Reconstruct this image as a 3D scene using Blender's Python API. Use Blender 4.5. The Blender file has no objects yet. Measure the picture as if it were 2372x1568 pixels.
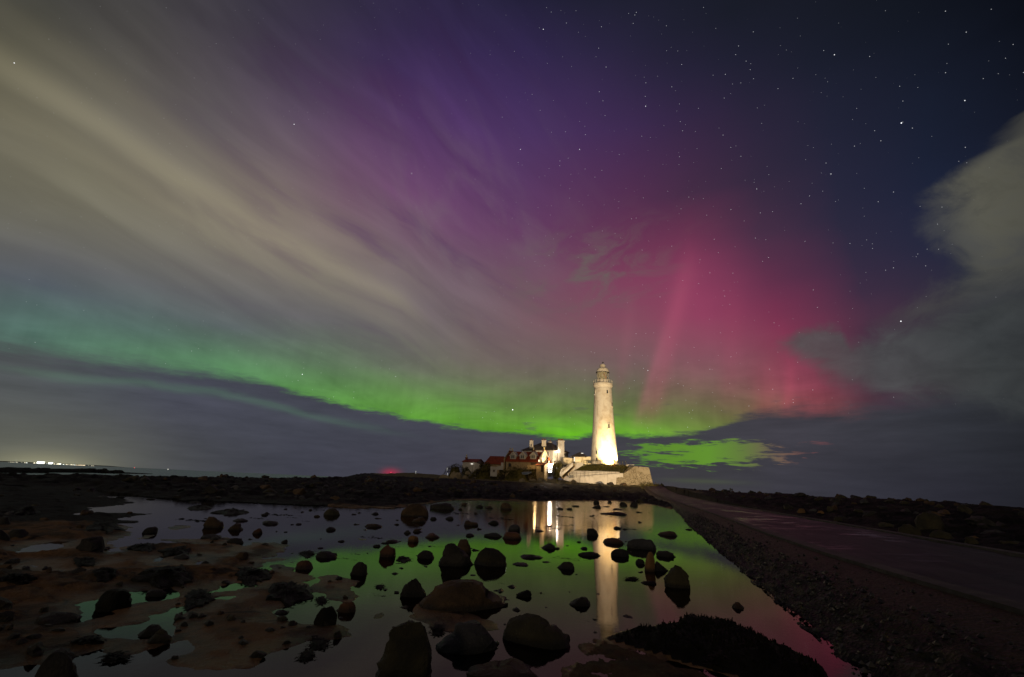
import bpy, bmesh, math, random
import numpy as np
from mathutils import Vector, Matrix, noise as mn

random.seed(7); rng = np.random.default_rng(7)
SC = bpy.context.scene
COL = SC.collection
PI = math.pi

# ------------------------------------------------------------------ camera
EYE = 1.5                                   # tripod height above the pool (m)
PITCH, ROLL = math.radians(17.8), math.radians(2.6)
FPX, CX, CY = 16 / 36 * 2371, 1185.5, 784.0  # focal length in units of a 2371 px wide print
_F = np.array([0, math.cos(PITCH), math.sin(PITCH)])
_R0 = np.array([1.0, 0, 0]); _U0 = np.cross(_R0, _F)
_R = math.cos(ROLL) * _R0 + math.sin(ROLL) * _U0
_U = -math.sin(ROLL) * _R0 + math.cos(ROLL) * _U0
cd = bpy.data.cameras.new('camera'); cam = bpy.data.objects.new('camera', cd); COL.objects.link(cam)
cd.lens = 16; cd.sensor_width = 36; cd.clip_end = 60000; cd.clip_start = 0.05
M = Matrix(((_R[0], _U[0], -_F[0], 0), (_R[1], _U[1], -_F[1], 0), (_R[2], _U[2], -_F[2], EYE), (0, 0, 0, 1)))
cam.matrix_world = M
SC.camera = cam
SC.view_settings.view_transform = 'Standard'; SC.view_settings.look = 'None'
SC.view_settings.exposure = 0; SC.view_settings.gamma = 1
try: SC.view_settings.use_curve_mapping = False
except Exception: pass
SC.render.resolution_x, SC.render.resolution_y = 1024, 677
SC.render.engine = 'CYCLES'
SC.cycles.use_denoising = True
SC.cycles.max_bounces = 6; SC.cycles.transparent_max_bounces = 6
SC.cycles.sample_clamp_indirect = 2.0
SC.cycles.caustics_reflective = False; SC.cycles.caustics_refractive = False

# measuring helpers: sight lines of the survey photograph, in print units
def ray(x, y): return _F * FPX + _R * (x - CX) + _U * (CY - y)
def P(x, y, Y):                              # point on a sight line at world distance Y
    r = ray(x, y); return np.array([0, 0, EYE]) + r * (Y / r[1])
def G(x, y, z=0.0):                          # sight line meets the level z
    r = ray(x, y); return np.array([0, 0, EYE]) + r * ((z - EYE) / r[2])
def azel(x, y):
    r = ray(x, y); return math.degrees(math.atan2(r[0], r[1])), math.degrees(math.atan2(r[2], math.hypot(r[0], r[1])))
def pix_azel(a, e):
    a, e = math.radians(a), math.radians(e)
    d = np.array([math.sin(a) * math.cos(e), math.cos(a) * math.cos(e), math.sin(e)])
    k = d.dot(_F)
    if k < 0.15: k = 0.15
    return CX + FPX * d.dot(_R) / k, CY - FPX * d.dot(_U) / k
def lin(c):
    return tuple(((v / 255) / 12.92 if v / 255 <= 0.04045 else ((v / 255 + 0.055) / 1.055) ** 2.4) for v in c)

# ------------------------------------------------------------------ node expressions
class X:
    nt = None
    def __init__(s, sock): s.s = sock
    def __add__(a, b): return mth('ADD', a, b)
    __radd__ = __add__
    def __sub__(a, b): return mth('SUBTRACT', a, b)
    def __rsub__(a, b): return mth('SUBTRACT', b, a)
    def __mul__(a, b): return mth('MULTIPLY', a, b)
    __rmul__ = __mul__
    def __truediv__(a, b): return mth('DIVIDE', a, b)
def put(sock, v):
    if isinstance(v, X): X.nt.links.new(v.s, sock)
    else: sock.default_value = v
def mth(op, *a, clamp=False):
    n = X.nt.nodes.new('ShaderNodeMath'); n.operation = op; n.use_clamp = clamp
    for i, v in enumerate(a): put(n.inputs[i], v)
    return X(n.outputs[0])
def clamp01(a): return mth('ADD', a, 0.0, clamp=True)
def smooth(a, lo, hi):
    n = X.nt.nodes.new('ShaderNodeMapRange'); n.interpolation_type = 'SMOOTHSTEP'
    put(n.inputs[0], a); put(n.inputs[1], lo); put(n.inputs[2], hi); return X(n.outputs[0])
def gauss(a, c, w): 
    t = (a - c) * (1.0 / w)
    return mth('EXPONENT', t * t * -1.0)
def vec(x, y, z):
    n = X.nt.nodes.new('ShaderNodeCombineXYZ'); put(n.inputs[0], x); put(n.inputs[1], y); put(n.inputs[2], z); return X(n.outputs[0])
def noi(v, scale=1, detail=4, rough=0.55, dist=0.0):
    n = X.nt.nodes.new('ShaderNodeTexNoise'); put(n.inputs['Vector'], v)
    n.inputs['Scale'].default_value = scale; n.inputs['Detail'].default_value = detail
    n.inputs['Roughness'].default_value = rough; n.inputs['Distortion'].default_value = dist
    return X(n.outputs[0])
def mix(f, a, b, mode='MIX'):
    n = X.nt.nodes.new('ShaderNodeMix'); n.data_type = 'RGBA'; n.blend_type = mode; n.clamp_factor = True
    put(n.inputs[0], f)
    for i, v in ((6, a), (7, b)):
        if isinstance(v, X): X.nt.links.new(v.s, n.inputs[i])
        else: n.inputs[i].default_value = (*v[:3], 1)
    return X(n.outputs[2])
def ramp(f, stops, color=False):
    n = X.nt.nodes.new('ShaderNodeValToRGB'); r = n.color_ramp; r.interpolation = 'LINEAR'
    stops = sorted(stops, key=lambda s: s[0])
    while len(r.elements) < len(stops): r.elements.new(0.5)
    for e, (p, c) in zip(r.elements, stops):
        e.position = min(1, max(0, p))
    for e, (p, c) in zip(r.elements, stops):
        e.color = (*c, 1) if color else (c, c, c, 1)
    put(n.inputs[0], f); return X(n.outputs[0])
def curve_az(azn, pts, lo, hi):              # piecewise curve over azimuth, values lo..hi
    return ramp(azn, [((a + 75) / 150, (v - lo) / (hi - lo)) for a, v in pts]) * (hi - lo) + lo

# ------------------------------------------------------------------ sky (night, aurora)
GX = [0, 200, 400, 600, 800, 1000, 1200, 1400, 1600, 1800, 2000, 2200, 2371]
GY = [0, 150, 300, 450, 550, 650, 750, 850, 900, 960, 1010, 1090]
GC = [
 [(58,58,54),(68,67,64),(64,62,65),(55,51,64),(46,41,62),(41,36,62),(34,32,56),(28,30,45),(24,28,40),(23,26,39),(19,24,35),(13,18,28),(9,13,22)],
 [(88,85,70),(84,81,74),(80,76,76),(70,62,76),(62,48,80),(60,44,86),(54,41,82),(45,38,68),(35,33,56),(27,30,48),(22,28,46),(17,23,38),(13,18,30)],
 [(104,100,85),(110,106,92),(100,95,92),(94,84,94),(90,64,96),(80,52,98),(72,50,95),(64,43,84),(52,37,68),(38,35,58),(26,33,56),(21,29,50),(17,23,40)],
 [(106,104,90),(116,112,95),(128,122,105),(122,112,104),(110,82,102),(102,64,103),(90,58,98),(84,46,82),(70,42,70),(50,40,64),(31,36,62),(25,34,60),(24,30,50)],
 [(84,84,86),(108,106,97),(120,116,104),(130,121,110),(120,105,106),(108,76,103),(102,62,98),(98,50,82),(112,48,80),(68,44,70),(38,40,64),(28,38,64),(30,36,54)],
 [(76,80,90),(80,84,94),(97,97,98),(112,108,103),(118,111,104),(109,95,103),(112,80,98),(120,64,90),(140,58,92),(98,44,74),(52,42,66),(36,42,62),(36,40,52)],
 [(82,108,102),(84,116,103),(86,99,102),(94,96,103),(103,101,102),(108,100,101),(116,92,98),(126,76,92),(142,66,94),(126,50,80),(76,48,68),(44,46,62),(38,42,50)],
 [(82,112,98),(90,126,98),(86,142,94),(90,140,92),(97,120,92),(108,110,96),(112,100,94),(112,96,92),(124,92,96),(138,64,84),(70,48,63),(52,52,60),(40,43,48)],
 [(82,104,96),(86,120,96),(84,142,90),(90,156,84),(95,152,76),(100,130,80),(106,114,82),(104,106,80),(112,102,86),(138,70,84),(74,46,63),(52,50,60),(40,42,48)],
 [(80,100,92),(82,110,94),(82,130,88),(88,156,74),(96,172,66),(98,166,58),(98,134,62),(98,126,60),(104,120,66),(126,88,80),(76,46,62),(50,48,58),(38,40,48)],
 [(80,96,92),(82,104,94),(80,120,88),(86,140,76),(92,160,66),(98,178,50),(102,184,38),(100,190,28),(102,158,48),(118,96,74),(92,50,64),(46,46,56),(36,38,44)],
 [(80,90,88),(80,100,90),(80,110,86),(84,130,78),(90,150,66),(96,170,50),(100,180,40),(100,186,28),(104,165,46),(110,96,74),(90,56,66),(44,44,54),(34,36,44)],
]
_GL = np.array([[lin(c) for c in row] for row in GC])
_gr = np.clip((_GL[..., 1] - np.maximum(_GL[..., 0], _GL[..., 2]) * 1.3) * 6, 0, 1)[..., None]
_GL = _GL * (1 - _gr * np.array([.06, .17, .06]))
_lum = _GL @ np.array([.3, .5, .2]); _ws = np.interp(GX, [1300, 1900], [0.0, 0.22])[None, :, None] * (1 - np.clip((np.array(GY) - 500) / 300, 0, 1))[:, None, None]
_GL = _GL * (1 - _ws) + _lum[..., None] * _ws * np.array([1.0, 1.02, 1.15])
def sky_at(x, y):
    x = min(max(x, GX[0]), GX[-1] - .01); y = min(max(y, GY[0]), GY[-1] - .01)
    i = np.searchsorted(GX, x, side='right') - 1; j = np.searchsorted(GY, y, side='right') - 1
    u = (x - GX[i]) / (GX[i + 1] - GX[i]); v = (y - GY[j]) / (GY[j + 1] - GY[j])
    g = _GL
    return tuple((g[j, i] * (1 - u) + g[j, i + 1] * u) * (1 - v) + (g[j + 1, i] * (1 - u) + g[j + 1, i + 1] * u) * v)

def build_sky():
    w = bpy.data.worlds.new('World'); SC.world = w; w.use_nodes = True
    nt = w.node_tree; nt.nodes.clear(); X.nt = nt
    tc = nt.nodes.new('ShaderNodeTexCoord')
    sp = nt.nodes.new('ShaderNodeSeparateXYZ'); nt.links.new(tc.outputs['Generated'], sp.inputs[0])
    dx, dy, dz = (X(sp.outputs[i]) for i in range(3))
    DIR = X(tc.outputs['Generated'])
    az = mth('ARCTAN2', dx, dy) * (180 / PI)
    el = mth('ARCSINE', dz) * (180 / PI)
    azn = (az + 75.0) * (1 / 150)
    big = noi(vec(az * 0.05, el * 0.09, 3.0), 1, 3) - 0.5
    azw = az + big * 5.0
    # smooth glow: one elevation ramp per azimuth, blended
    E0, E1 = -2.0, 78.0
    cols = list(range(-64, 65, 8))
    def colramp(a):
        st = []
        for e in [-2, 0, 1.5, 3, 4.5, 6, 7.5, 9, 11, 13, 15, 17.5, 20, 22.5, 25, 28, 31, 34, 38, 42, 46, 50, 55, 60]:
            st.append(((e - E0) / (E1 - E0), sky_at(*pix_azel(a, e)) if e >= 0 else sky_at(*pix_azel(a, 0))))
        st.append((1.0, lin((34, 32, 48))))
        return st
    eln = (el + big * 1.2 - E0) * (1 / (E1 - E0))
    c = ramp(eln, colramp(cols[0]), True)
    for k in range(1, len(cols)):
        t = clamp01((azw - cols[k - 1]) * (1 / (cols[k] - cols[k - 1])))
        c = mix(t, c, ramp(eln, colramp(cols[k]), True))
    # behind the viewer: plain dark night cloud
    back = smooth(mth('ABSOLUTE', az), 66.0, 110.0)
    c = mix(back, c, lin((58, 58, 62)))
    # long diagonal veils of high cloud from the upper left
    rid = [azel(x, y) for x, y in ((-150, 40), (0, 150), (130, 225), (250, 300), (380, 390), (520, 480), (660, 560), (800, 630), (930, 695), (1040, 790))]
    er = curve_az(azn, [(-75, 48)] + rid + [(30, 0)], -10, 70)
    s = el - er
    sv = vec(s * 0.22, az * 0.045 + s * 0.02, 0.0)
    n1 = noi(sv, 1.0, 5, 0.5, 0.5) - 0.5
    n2 = noi(vec(s * 0.7, az * 0.10, 5.0), 1.0, 4, 0.5, 0.6) - 0.5
    left = (1.0 - smooth(az, -14.0, 14.0)) * smooth(el, 9.0, 16.0) * (1.0 - back)
    k = clamp01(left)
    f = 1.0 + k * (n1 * 0.85 + n2 * 0.12)
    c = mix(1.0, c, vec(f, f, f), 'MULTIPLY')
    gap = smooth(n1 * -1.0 + n2 * -0.4, 0.0, 0.17) * gauss(az, -17.0, 17.0) * gauss(el, 31.0, 13.0)
    c = mix(gap * 0.42, c, lin((88, 50, 100)))
    win = smooth(az, -70.0, -50.0) * (1.0 - smooth(az, -17.0, -9.5))
    veil = (gauss(s + n1 * 1.2, 0.0, 1.5) * 0.75 + gauss(s + n2, -2.9, 1.2) * 0.35 + gauss(s + n2, 3.4, 1.3) * 0.25) * win
    c = mix(veil * 0.42, c, lin((166, 158, 130)))
    # second, pinkish set of feathery veils nearer the middle
    s3 = (el + az * 1.05) - 17.0
    n3 = noi(vec(s3 * 0.15, (el - az) * 0.045, 9.0), 1.0, 5, 0.55, 1.2)
    m3 = smooth(n3, 0.40, 0.78) * gauss(az, -10.0, 15.0) * gauss(el, 28.0, 12.0)
    c = mix(m3 * 0.42, c, lin((118, 104, 112)))
    # ragged grey-green wisps over the pink glow
    a0, e0 = azel(1365, 625)
    n4 = noi(vec(az * 0.16 + el * 0.1, el * 0.36 - az * 0.10, 2.0), 1.0, 6, 0.62, 0.7)
    m4 = smooth(n4, 0.40, 0.68) * gauss(az - (el - e0) * 0.5, a0 - 0.3, 8.5) * gauss(el, e0 - 0.4, 4.6)
    m4 = clamp01(m4 * 1.25)
    c = mix(m4 * 0.80, c, lin((104, 94, 92)))
    # aurora rays
    def rayband(p0, p1, w, amp, colr, e_lo, e_hi, c):
        (A0, B0), (A1, B1) = azel(*p0), azel(*p1)
        kk = (A1 - A0) / (B1 - B0)
        d = az - (el - B0) * kk - A0
        m = gauss(d, 0.0, w) * smooth(el, e_lo, e_lo + 5.0) * (1.0 - smooth(el, e_hi - 9.0, e_hi))
        return mix(m * amp, c, lin(colr))
    c = rayband((1592, 600), (1530, 870), 1.2, 0.26, (190, 90, 118), 6.0, 30.0, c)
    c = rayband((1640, 600), (1600, 870), 3.4, 0.12, (168, 66, 104), 8.0, 30.0, c)
    c = rayband((1560, 700), (1500, 900), 0.6, 0.22, (186, 104, 124), 6.0, 22.0, c)
    c = rayband((1470, 640), (1440, 860), 0.8, 0.14, (160, 96, 112), 8.0, 26.0, c)
    c = rayband((1700, 650), (1690, 870), 1.2, 0.14, (166, 70, 100), 8.0, 26.0, c)
    c = rayband((1838, 800), (1822, 935), 0.6, 0.24, (205, 84, 108), 5.0, 16.0, c)
    c = rayband((1885, 800), (1880, 935), 2.4, 0.42, (172, 50, 78), 3.0, 14.5, c)
    c = rayband((1790, 800), (1775, 935), 1.4, 0.30, (170, 66, 88), 4.0, 16.0, c)
    # fine vertical pleats in the green arc
    pl = noi(vec(az * 0.55, el * 0.05, 0.0), 1.0, 3, 0.6) - 0.5
    pb = noi(vec(az * 0.10, el * 0.22, 14.0), 1.0, 4, 0.6, 0.5) - 0.5
    f = 1.0 + (pl * 0.45 + pb * 1.5) * gauss(el, 7.0, 7.0)
    c = mix(1.0, c, vec(f, f, f), 'MULTIPLY')
    # faint grey streaks floating inside the arc and over the red
    n5 = noi(vec(az * 0.16, el * 0.95, 7.0), 1.0, 5, 0.6, 0.5)
    m5 = smooth(n5, 0.60, 0.70) * gauss(el, 6.5, 4.2) * smooth(az, -14.0, 2.0)
    c = mix(m5 * 0.45, c, lin((82, 74, 82)))
    r9 = noi(vec(az * 0.20, (el - az * 0.02) * 1.5, 23.0), 1.0, 6, 0.6, 0.5)
    ee0 = el - curve_az(azn, [(-75, 12), (-30, 8.8), (-20, 6.4), (-8, 4.2), (5, 3.3), (25, 4.4), (75, 6)], 0, 30)
    m9 = smooth(r9, 0.53, 0.60) * gauss(ee0, 0.9, 0.9) * smooth(az, -26.0, -16.0) * (1.0 - smooth(az, 26.0, 36.0))
    c = mix(m9 * 0.85, c, lin((66, 68, 72)))
    # stars seen through everything thin enough
    def stars(scale, rad, amp, seed, thr):
        v = nt.nodes.new('ShaderNodeTexVoronoi'); v.feature = 'F1'
        mp = nt.nodes.new('ShaderNodeMapping'); nt.links.new(DIR.s, mp.inputs[0]); mp.inputs[1].default_value = seed
        nt.links.new(mp.outputs[0], v.inputs['Vector']); v.inputs['Scale'].default_value = scale
        sc = nt.nodes.new('ShaderNodeSeparateColor'); nt.links.new(v.outputs['Color'], sc.inputs[0])
        d = X(v.outputs['Distance']) * (1.0 / (scale * rad))
        core = 1.0 - smooth(d, 0.35, 1.0)
        r_ = X(sc.outputs[0])
        return core * smooth(r_, thr, 1.0) * amp
    cover_l = clamp01(k * 0.80)
    st = stars(110.0, 0.00062, 0.8, (1, 2, 3), 0.05) + stars(52.0, 0.00064, 0.9, (4, 1, 7), 0.25)
    named = [(1187, 949, 1.6, 3.0), (700, 867, 1.1, 2.0), (2087, 285, 1.2, 2.4), (2086, 744, 1.2, 2.4), (681, 288, 1.0, 1.6), (33, 146, 1.0, 1.4),
             (953, 402, 1.0, 1.4), (1258, 68, 1.0, 1.5), (1932, 127, 1.0, 1.6), (1495, 246, 1.0, 1.5), (2234, 233, 1.0, 1.5), (1500, 858, 1.0, 1.3),
             (1205, 346, 1.0, 1.2), (1342, 346, 1.0, 1.4), (1924, 403, 1.0, 1.2), (916, 872, .9, 1.2)]
    st2 = None
    for (x, y, rr, am) in named:
        d = ray(x, y); d = d / np.linalg.norm(d)
        vd = nt.nodes.new('ShaderNodeVectorMath'); vd.operation = 'DISTANCE'
        nt.links.new(DIR.s, vd.inputs[0]); vd.inputs[1].default_value = tuple(d)
        q = (1.0 - smooth(X(vd.outputs[1]), 0.0002 * rr, 0.00085 * rr)) * am
        st2 = q if st2 is None else st2 + q
    # cloud bank along the horizon with its ragged upper edge
    edge = [azel(x, y) for x, y in ((-120, 775), (0, 795), (100, 812), (200, 828), (350, 842), (480, 860), (600, 884), (700, 915), (800, 940), (900, 957), (1000, 982), (1100, 993), (1200, 1005), (1300, 1014), (1400, 1003), (1500, 1008), (1600, 1001), (1680, 982), (1750, 958), (1850, 948), (1960, 955), (2060, 935), (2200, 915), (2371, 900))]
    ee = curve_az(azn, [(-75, edge[0][1])] + edge + [(75, edge[-1][1])], 0, 30)
    r1 = noi(vec(az * 0.20, el * 0.85, 1.0), 1.0, 7, 0.62, 0.4) - 0.5
    r2 = noi(vec(az * 0.55, el * 3.2, 4.0), 1.0, 6, 0.65, 0.5) - 0.5
    hard = smooth(az, -38.0, -24.0) * (1.0 - smooth(az, 24.0, 34.0))
    soft = 2.6 - hard * 1.8
    h = (ee - el + r1 * 2.0 + r2 * 1.1) / soft
    bank = smooth(h, -0.5, 0.5)
    cb_hi = ramp(azn, [((azel(x, 960)[0] + 75) / 150, lin(cc)) for x, cc in ((0, (80, 84, 87)), (200, (75, 79, 86)), (400, (70, 72, 84)), (700, (67, 69, 80)), (1000, (66, 67, 78)), (1200, (67, 68, 76)), (1400, (66, 66, 72)), (1600, (62, 62, 68)), (1800, (64, 62, 70)), (2000, (58, 58, 66)), (2200, (48, 50, 57)), (2371, (40, 42, 48)))], True)
    cb_lo = ramp(azn, [((azel(x, 1090)[0] + 75) / 150, lin(cc)) for x, cc in ((0, (84, 86, 82)), (200, (78, 80, 80)), (400, (68, 70, 76)), (700, (63, 64, 75)), (1000, (62, 61, 72)), (1200, (64, 61, 70)), (1400, (62, 58, 66)), (1600, (62, 61, 64)), (1800, (57, 56, 64)), (2000, (49, 49, 58)), (2200, (41, 41, 50)), (2371, (34, 35, 42)))], True)
    cb = mix(smooth(el, 0.5, 7.0), cb_lo, cb_hi)
    rm = noi(vec(az * 0.07, el * 0.38, 11.0), 1.0, 5, 0.6, 0.3) - 0.5
    rm2 = noi(vec(az * 0.22, el * 1.4, 17.0), 1.0, 5, 0.6, 0.3) - 0.5
    f = 1.0 + rm * 0.75 + rm2 * 0.35
    cb = mix(1.0, cb, vec(f, f, f), 'MULTIPLY')
    # thin bright slit under the edge on the left
    s2 = el - ee + 2.0 + r1 * 1.2
    cb = mix(gauss(s2, 0.0, 0.42) * smooth(az, -52.0, -44.0) * (1.0 - smooth(az, -26.0, -8.0)) * 0.22, cb, lin((92, 136, 104)))
    # hole in the bank, green to rust
    (a1, e1) = azel(1640, 1051)
    u = (az - a1) * (1 / 8.6); v = (el - e1 - (az - a1) * 0.02) * (1 / 1.55)
    n6 = noi(vec(az * 0.28, el * 1.5, 6.0), 1.0, 6, 0.62, 0.5) - 0.5
    n7 = noi(vec(az * 0.5, el * 5.0, 16.0), 1.0, 5, 0.6, 0.4) - 0.5
    q = 0.98 - mth('SQRT', u * u * 0.85 + v * v) + n6 * 2.9 + n7 * 1.3
    hole = smooth(q, -0.05, 0.45) * (1.0 - smooth(mth('ABSOLUTE', u), 1.2, 2.1))
    hc = ramp(azn, [((azel(x, 1050)[0] + 75) / 150, lin(cc)) for x, cc in ((1480, (92, 140, 48)), (1560, (98, 146, 42)), (1640, (102, 152, 46)), (1720, (102, 126, 60)), (1790, (112, 96, 78)), (1880, (118, 74, 76)), (1960, (90, 62, 70)))], True)
    cb = mix(hole * 0.86, cb, hc)
    (a2, e2) = azel(1560, 1112)
    cb = mix(gauss(el, e2, 0.25) * gauss(az, a2 + 3, 4.0) * 0.3, cb, lin((84, 96, 62)))
    c = mix(bank * (1.0 - back), c, cb)
    # right-hand clouds
    rc = [azel(x, y) for x, y in ((2420, 235), (2371, 262), (2335, 325), (2250, 372), (2150, 440), (2165, 480), (2185, 560), (2205, 610), (2175, 660), (2120, 700), (2060, 730))]
    rcs = sorted(rc, key=lambda p: p[1])
    ar = ramp(clamp01(el * (1 / 60)), [(0.0, 36 / 80)] + [(e / 60, a / 80) for a, e in rcs] + [(0.62, 1.0)]) * 80.0
    r3 = noi(vec(az * 0.16, el * 0.2, 21.0), 1.0, 7, 0.62, 0.5) - 0.5
    m7 = smooth(az - ar + r3 * 8.0, -1.6, 3.6) * smooth(el + r3 * 8.0, 10.0, 22.0)
    cc7 = mix(smooth(el, 14.0, 25.0), lin((60, 62, 64)), lin((92, 91, 80)))
    f = 1.0 + r3 * 1.3
    cc7 = mix(1.0, cc7, vec(f, f, f), 'MULTIPLY')
    dim = 1.0 - smooth(az, 47.0, 58.0) * 0.35
    cc7 = mix(1.0, cc7, vec(dim, dim, dim), 'MULTIPLY')
    m7 = m7 * (0.92 - smooth(r3, 0.0, 0.2) * 0.35)
    c = mix(m7 * (1.0 - back), c, cc7)
    top = [azel(x, y) for x, y in ((1795, 792), (1830, 770), (1862, 755), (1940, 752), (1955, 785), (1990, 782), (2060, 768), (2130, 750), (2250, 700), (2371, 670))]
    bot = [azel(x, y) for x, y in ((1795, 795), (1850, 828), (1900, 860), (1980, 895), (2100, 925), (2371, 960))]
    et = curve_az(azn, [(-75, 0), (top[0][0] - 1.5, top[0][1] - 2)] + top + [(75, 30)], 0, 40)
    eb = curve_az(azn, [(-75, 20), (bot[0][0] - 1.5, bot[0][1] + 2)] + bot + [(75, 0)], 0, 40)
    r4 = noi(vec(az * 0.26, el * 0.42, 31.0), 1.0, 7, 0.6, 0.5) - 0.5
    m8 = smooth(et - el + r4 * 3.2, -0.7, 1.3) * smooth(el - eb + r4 * 3.4, -1.2, 2.0)
    f = 1.0 + r4 * 1.1
    dm = 1.0 - smooth(az, 38.0, 52.0) * 0.45
    c8 = mix(1.0, lin((76, 80, 80)), vec(f * dm, f * dm, f * dm), 'MULTIPLY')
    c = mix(m8 * (0.90 - smooth(az, 30.0, 38.0) * 0.2) * (1.0 - back), c, c8)
    # glow of the far town and one red beacon in the damp air
    at, _ = azel(120, 1070)
    c = mix(gauss(az, at, 8.0) * gauss(el, -0.6, 5.0) * 0.24, c, lin((130, 130, 108)))
    c = mix(gauss(az, at - 0.4, 3.4) * gauss(el, -0.2, 1.1) * 0.5, c, lin((176, 172, 136)))
    ab, eb_ = azel(905, 1095)
    c = mix(gauss(az, ab, 0.9) * gauss(el, eb_, 0.45) * 0.7, c, lin((170, 40, 70)))
    cover = clamp01((1.0 - bank) * (1.0 - clamp01(m7)) * (1.0 - clamp01(m8)) * (1.0 - m4 * 0.7))
    sky = st * cover * (1.0 - cover_l) * (1.0 - back) + st2
    c = mix(1.0, c, vec(sky * 0.95, sky * 0.97, sky), 'ADD')
    bg = nt.nodes.new('ShaderNodeBackground'); nt.links.new(c.s, bg.inputs[0]); bg.inputs[1].default_value = 1.0
    out = nt.nodes.new('ShaderNodeOutputWorld'); nt.links.new(bg.outputs[0], out.inputs[0])
    try: w.cycles.sampling_method = 'MANUAL'; w.cycles.sample_map_resolution = 512
    except Exception: pass
build_sky()

# added faint warm fill from behind the viewer, brightening walls and rocks (the only "sun")
sl = bpy.data.lights.new('sun', 'SUN'); so = bpy.data.objects.new('sun', sl); COL.objects.link(so)
sl.energy = 0.36; sl.angle = math.radians(6); sl.color = (1.0, 0.78, 0.52)
so.rotation_euler = (math.radians(72), 0, math.radians(-24))

# ------------------------------------------------------------------ materials
def material(name, fn):
    m = bpy.data.materials.new(name); m.use_nodes = True
    nt = m.node_tree; nt.nodes.clear(); X.nt = nt
    out = nt.nodes.new('ShaderNodeOutputMaterial')
    fn(nt, out); return m
def pos():
    g = X.nt.nodes.new('ShaderNodeNewGeometry'); return X(g.outputs['Position'])
def objc():
    g = X.nt.nodes.new('ShaderNodeTexCoord'); return X(g.outputs['Object'])
def sepx(v):
    s = X.nt.nodes.new('ShaderNodeSeparateXYZ'); put(s.inputs[0], v); return [X(s.outputs[i]) for i in range(3)]
def orand():
    g = X.nt.nodes.new('ShaderNodeObjectInfo'); return X(g.outputs['Random'])
def bump(h, strength=0.5, dist=0.05):
    b = X.nt.nodes.new('ShaderNodeBump'); b.inputs['Strength'].default_value = strength; b.inputs['Distance'].default_value = dist
    put(b.inputs['Height'], h); return X(b.outputs[0])
def bsdf(nt, out, col, rough=0.8, normal=None, spec=0.3, metal=0.0, emit=None, es=0.0):
    p = nt.nodes.new('ShaderNodeBsdfPrincipled')
    if isinstance(col, X): nt.links.new(col.s, p.inputs['Base Color'])
    else: p.inputs['Base Color'].default_value = (*col, 1)
    put(p.inputs['Roughness'], rough)
    p.inputs['Specular IOR Level'].default_value = spec; p.inputs['Metallic'].default_value = metal
    if normal is not None: nt.links.new(normal.s, p.inputs['Normal'])
    if emit: p.inputs['Emission Color'].default_value = (*emit, 1); p.inputs['Emission Strength'].default_value = es
    nt.links.new(p.outputs[0], out.inputs[0]); return p
def noisy(name, c1, c2, scale=2.0, rough=0.8, bs=0.5, bd=0.03, bscale=None, spec=0.3, c3=None, world=True):
    def fn(nt, out):
        p = pos() if world else objc()
        n = noi(p, scale, 6, 0.62); col = mix(smooth(n, 0.35, 0.65), c1, c2)
        if c3: col = mix(smooth(noi(p, scale * 3.1, 4), 0.58, 0.7), col, c3)
        bsdf(nt, out, col, rough, bump(noi(p, bscale or scale * 6, 6, 0.65), bs, bd), spec)
    return material(name, fn)
def plain(name, c, rough=0.6, spec=0.3, metal=0.0): return material(name, lambda nt, out: bsdf(nt, out, mix(noi(objc(), 9, 4), tuple(v * .8 for v in c), c), rough, None, spec, metal))
def glow(name, c, s):
    def fn(nt, out):
        e = nt.nodes.new('ShaderNodeEmission'); e.inputs[0].default_value = (*c, 1); e.inputs[1].default_value = s
        nt.links.new(e.outputs[0], out.inputs[0])
    m = material(name, fn)
    try: m.cycles.emission_sampling = 'NONE'
    except Exception: pass
    return m
MT = {}
def rockmat(name, c1, c2, spots, br=1.0):
    def fn(nt, out):
        p = pos(); n = noi(p, 2.6, 8, 0.65, 0.4); r = orand()
        col = mix(smooth(n, 0.32, 0.68), c1, c2)
        v = X.nt.nodes.new('ShaderNodeTexVoronoi'); put(v.inputs['Vector'], p); v.inputs['Scale'].default_value = 34
        sp = (1.0 - smooth(X(v.outputs['Distance']), 0.10, 0.28)) * smooth(noi(p, 5, 4), 0.50, 0.62)
        col = mix(sp * 0.55, col, spots)
        wet = 1.0 - smooth(sepx(p)[2] + (noi(p, 7, 3) - 0.5) * 0.05, 0.02, 0.09)     # weedy tide line near the water
        col = mix(wet * 0.75, col, (0.006, 0.006, 0.004))
        f = r * 0.5 + 0.75
        col = mix(1.0, col, vec(f, f, f), 'MULTIPLY')
        hh = noi(p, 9, 8, 0.7) * 0.7 + noi(p, 45, 5, 0.7) * 0.3
        bsdf(nt, out, col, 0.62 - wet * 0.2, bump(hh, 1.0, 0.07), 0.30)
    return material(name, fn)
MT['brown'] = rockmat('brown_sandstone', (0.034, 0.021, 0.010), (0.085, 0.050, 0.022), (0.14, 0.10, 0.06))
MT['ochre'] = rockmat('ochre_sandstone', (0.12, 0.062, 0.020), (0.19, 0.105, 0.035), (0.22, 0.14, 0.06))
MT['rust'] = rockmat('rusty_sandstone', (0.070, 0.028, 0.014), (0.10, 0.046, 0.022), (0.14, 0.08, 0.05))
MT['dark'] = rockmat('dark_wet_rock', (0.010, 0.009, 0.007), (0.032, 0.028, 0.021), (0.10, 0.09, 0.07))
MT['grey'] = rockmat('grey_whinstone', (0.024, 0.024, 0.026), (0.060, 0.058, 0.056), (0.16, 0.15, 0.13))
MT['olive'] = rockmat('weedy_olive_rock', (0.014, 0.013, 0.006), (0.046, 0.038, 0.016), (0.11, 0.10, 0.05))
MT['pale'] = noisy('pale_boulder_stone', (0.16, 0.13, 0.08), (0.27, 0.22, 0.14), 0.9, 0.85, 0.8, 0.15)
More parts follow.
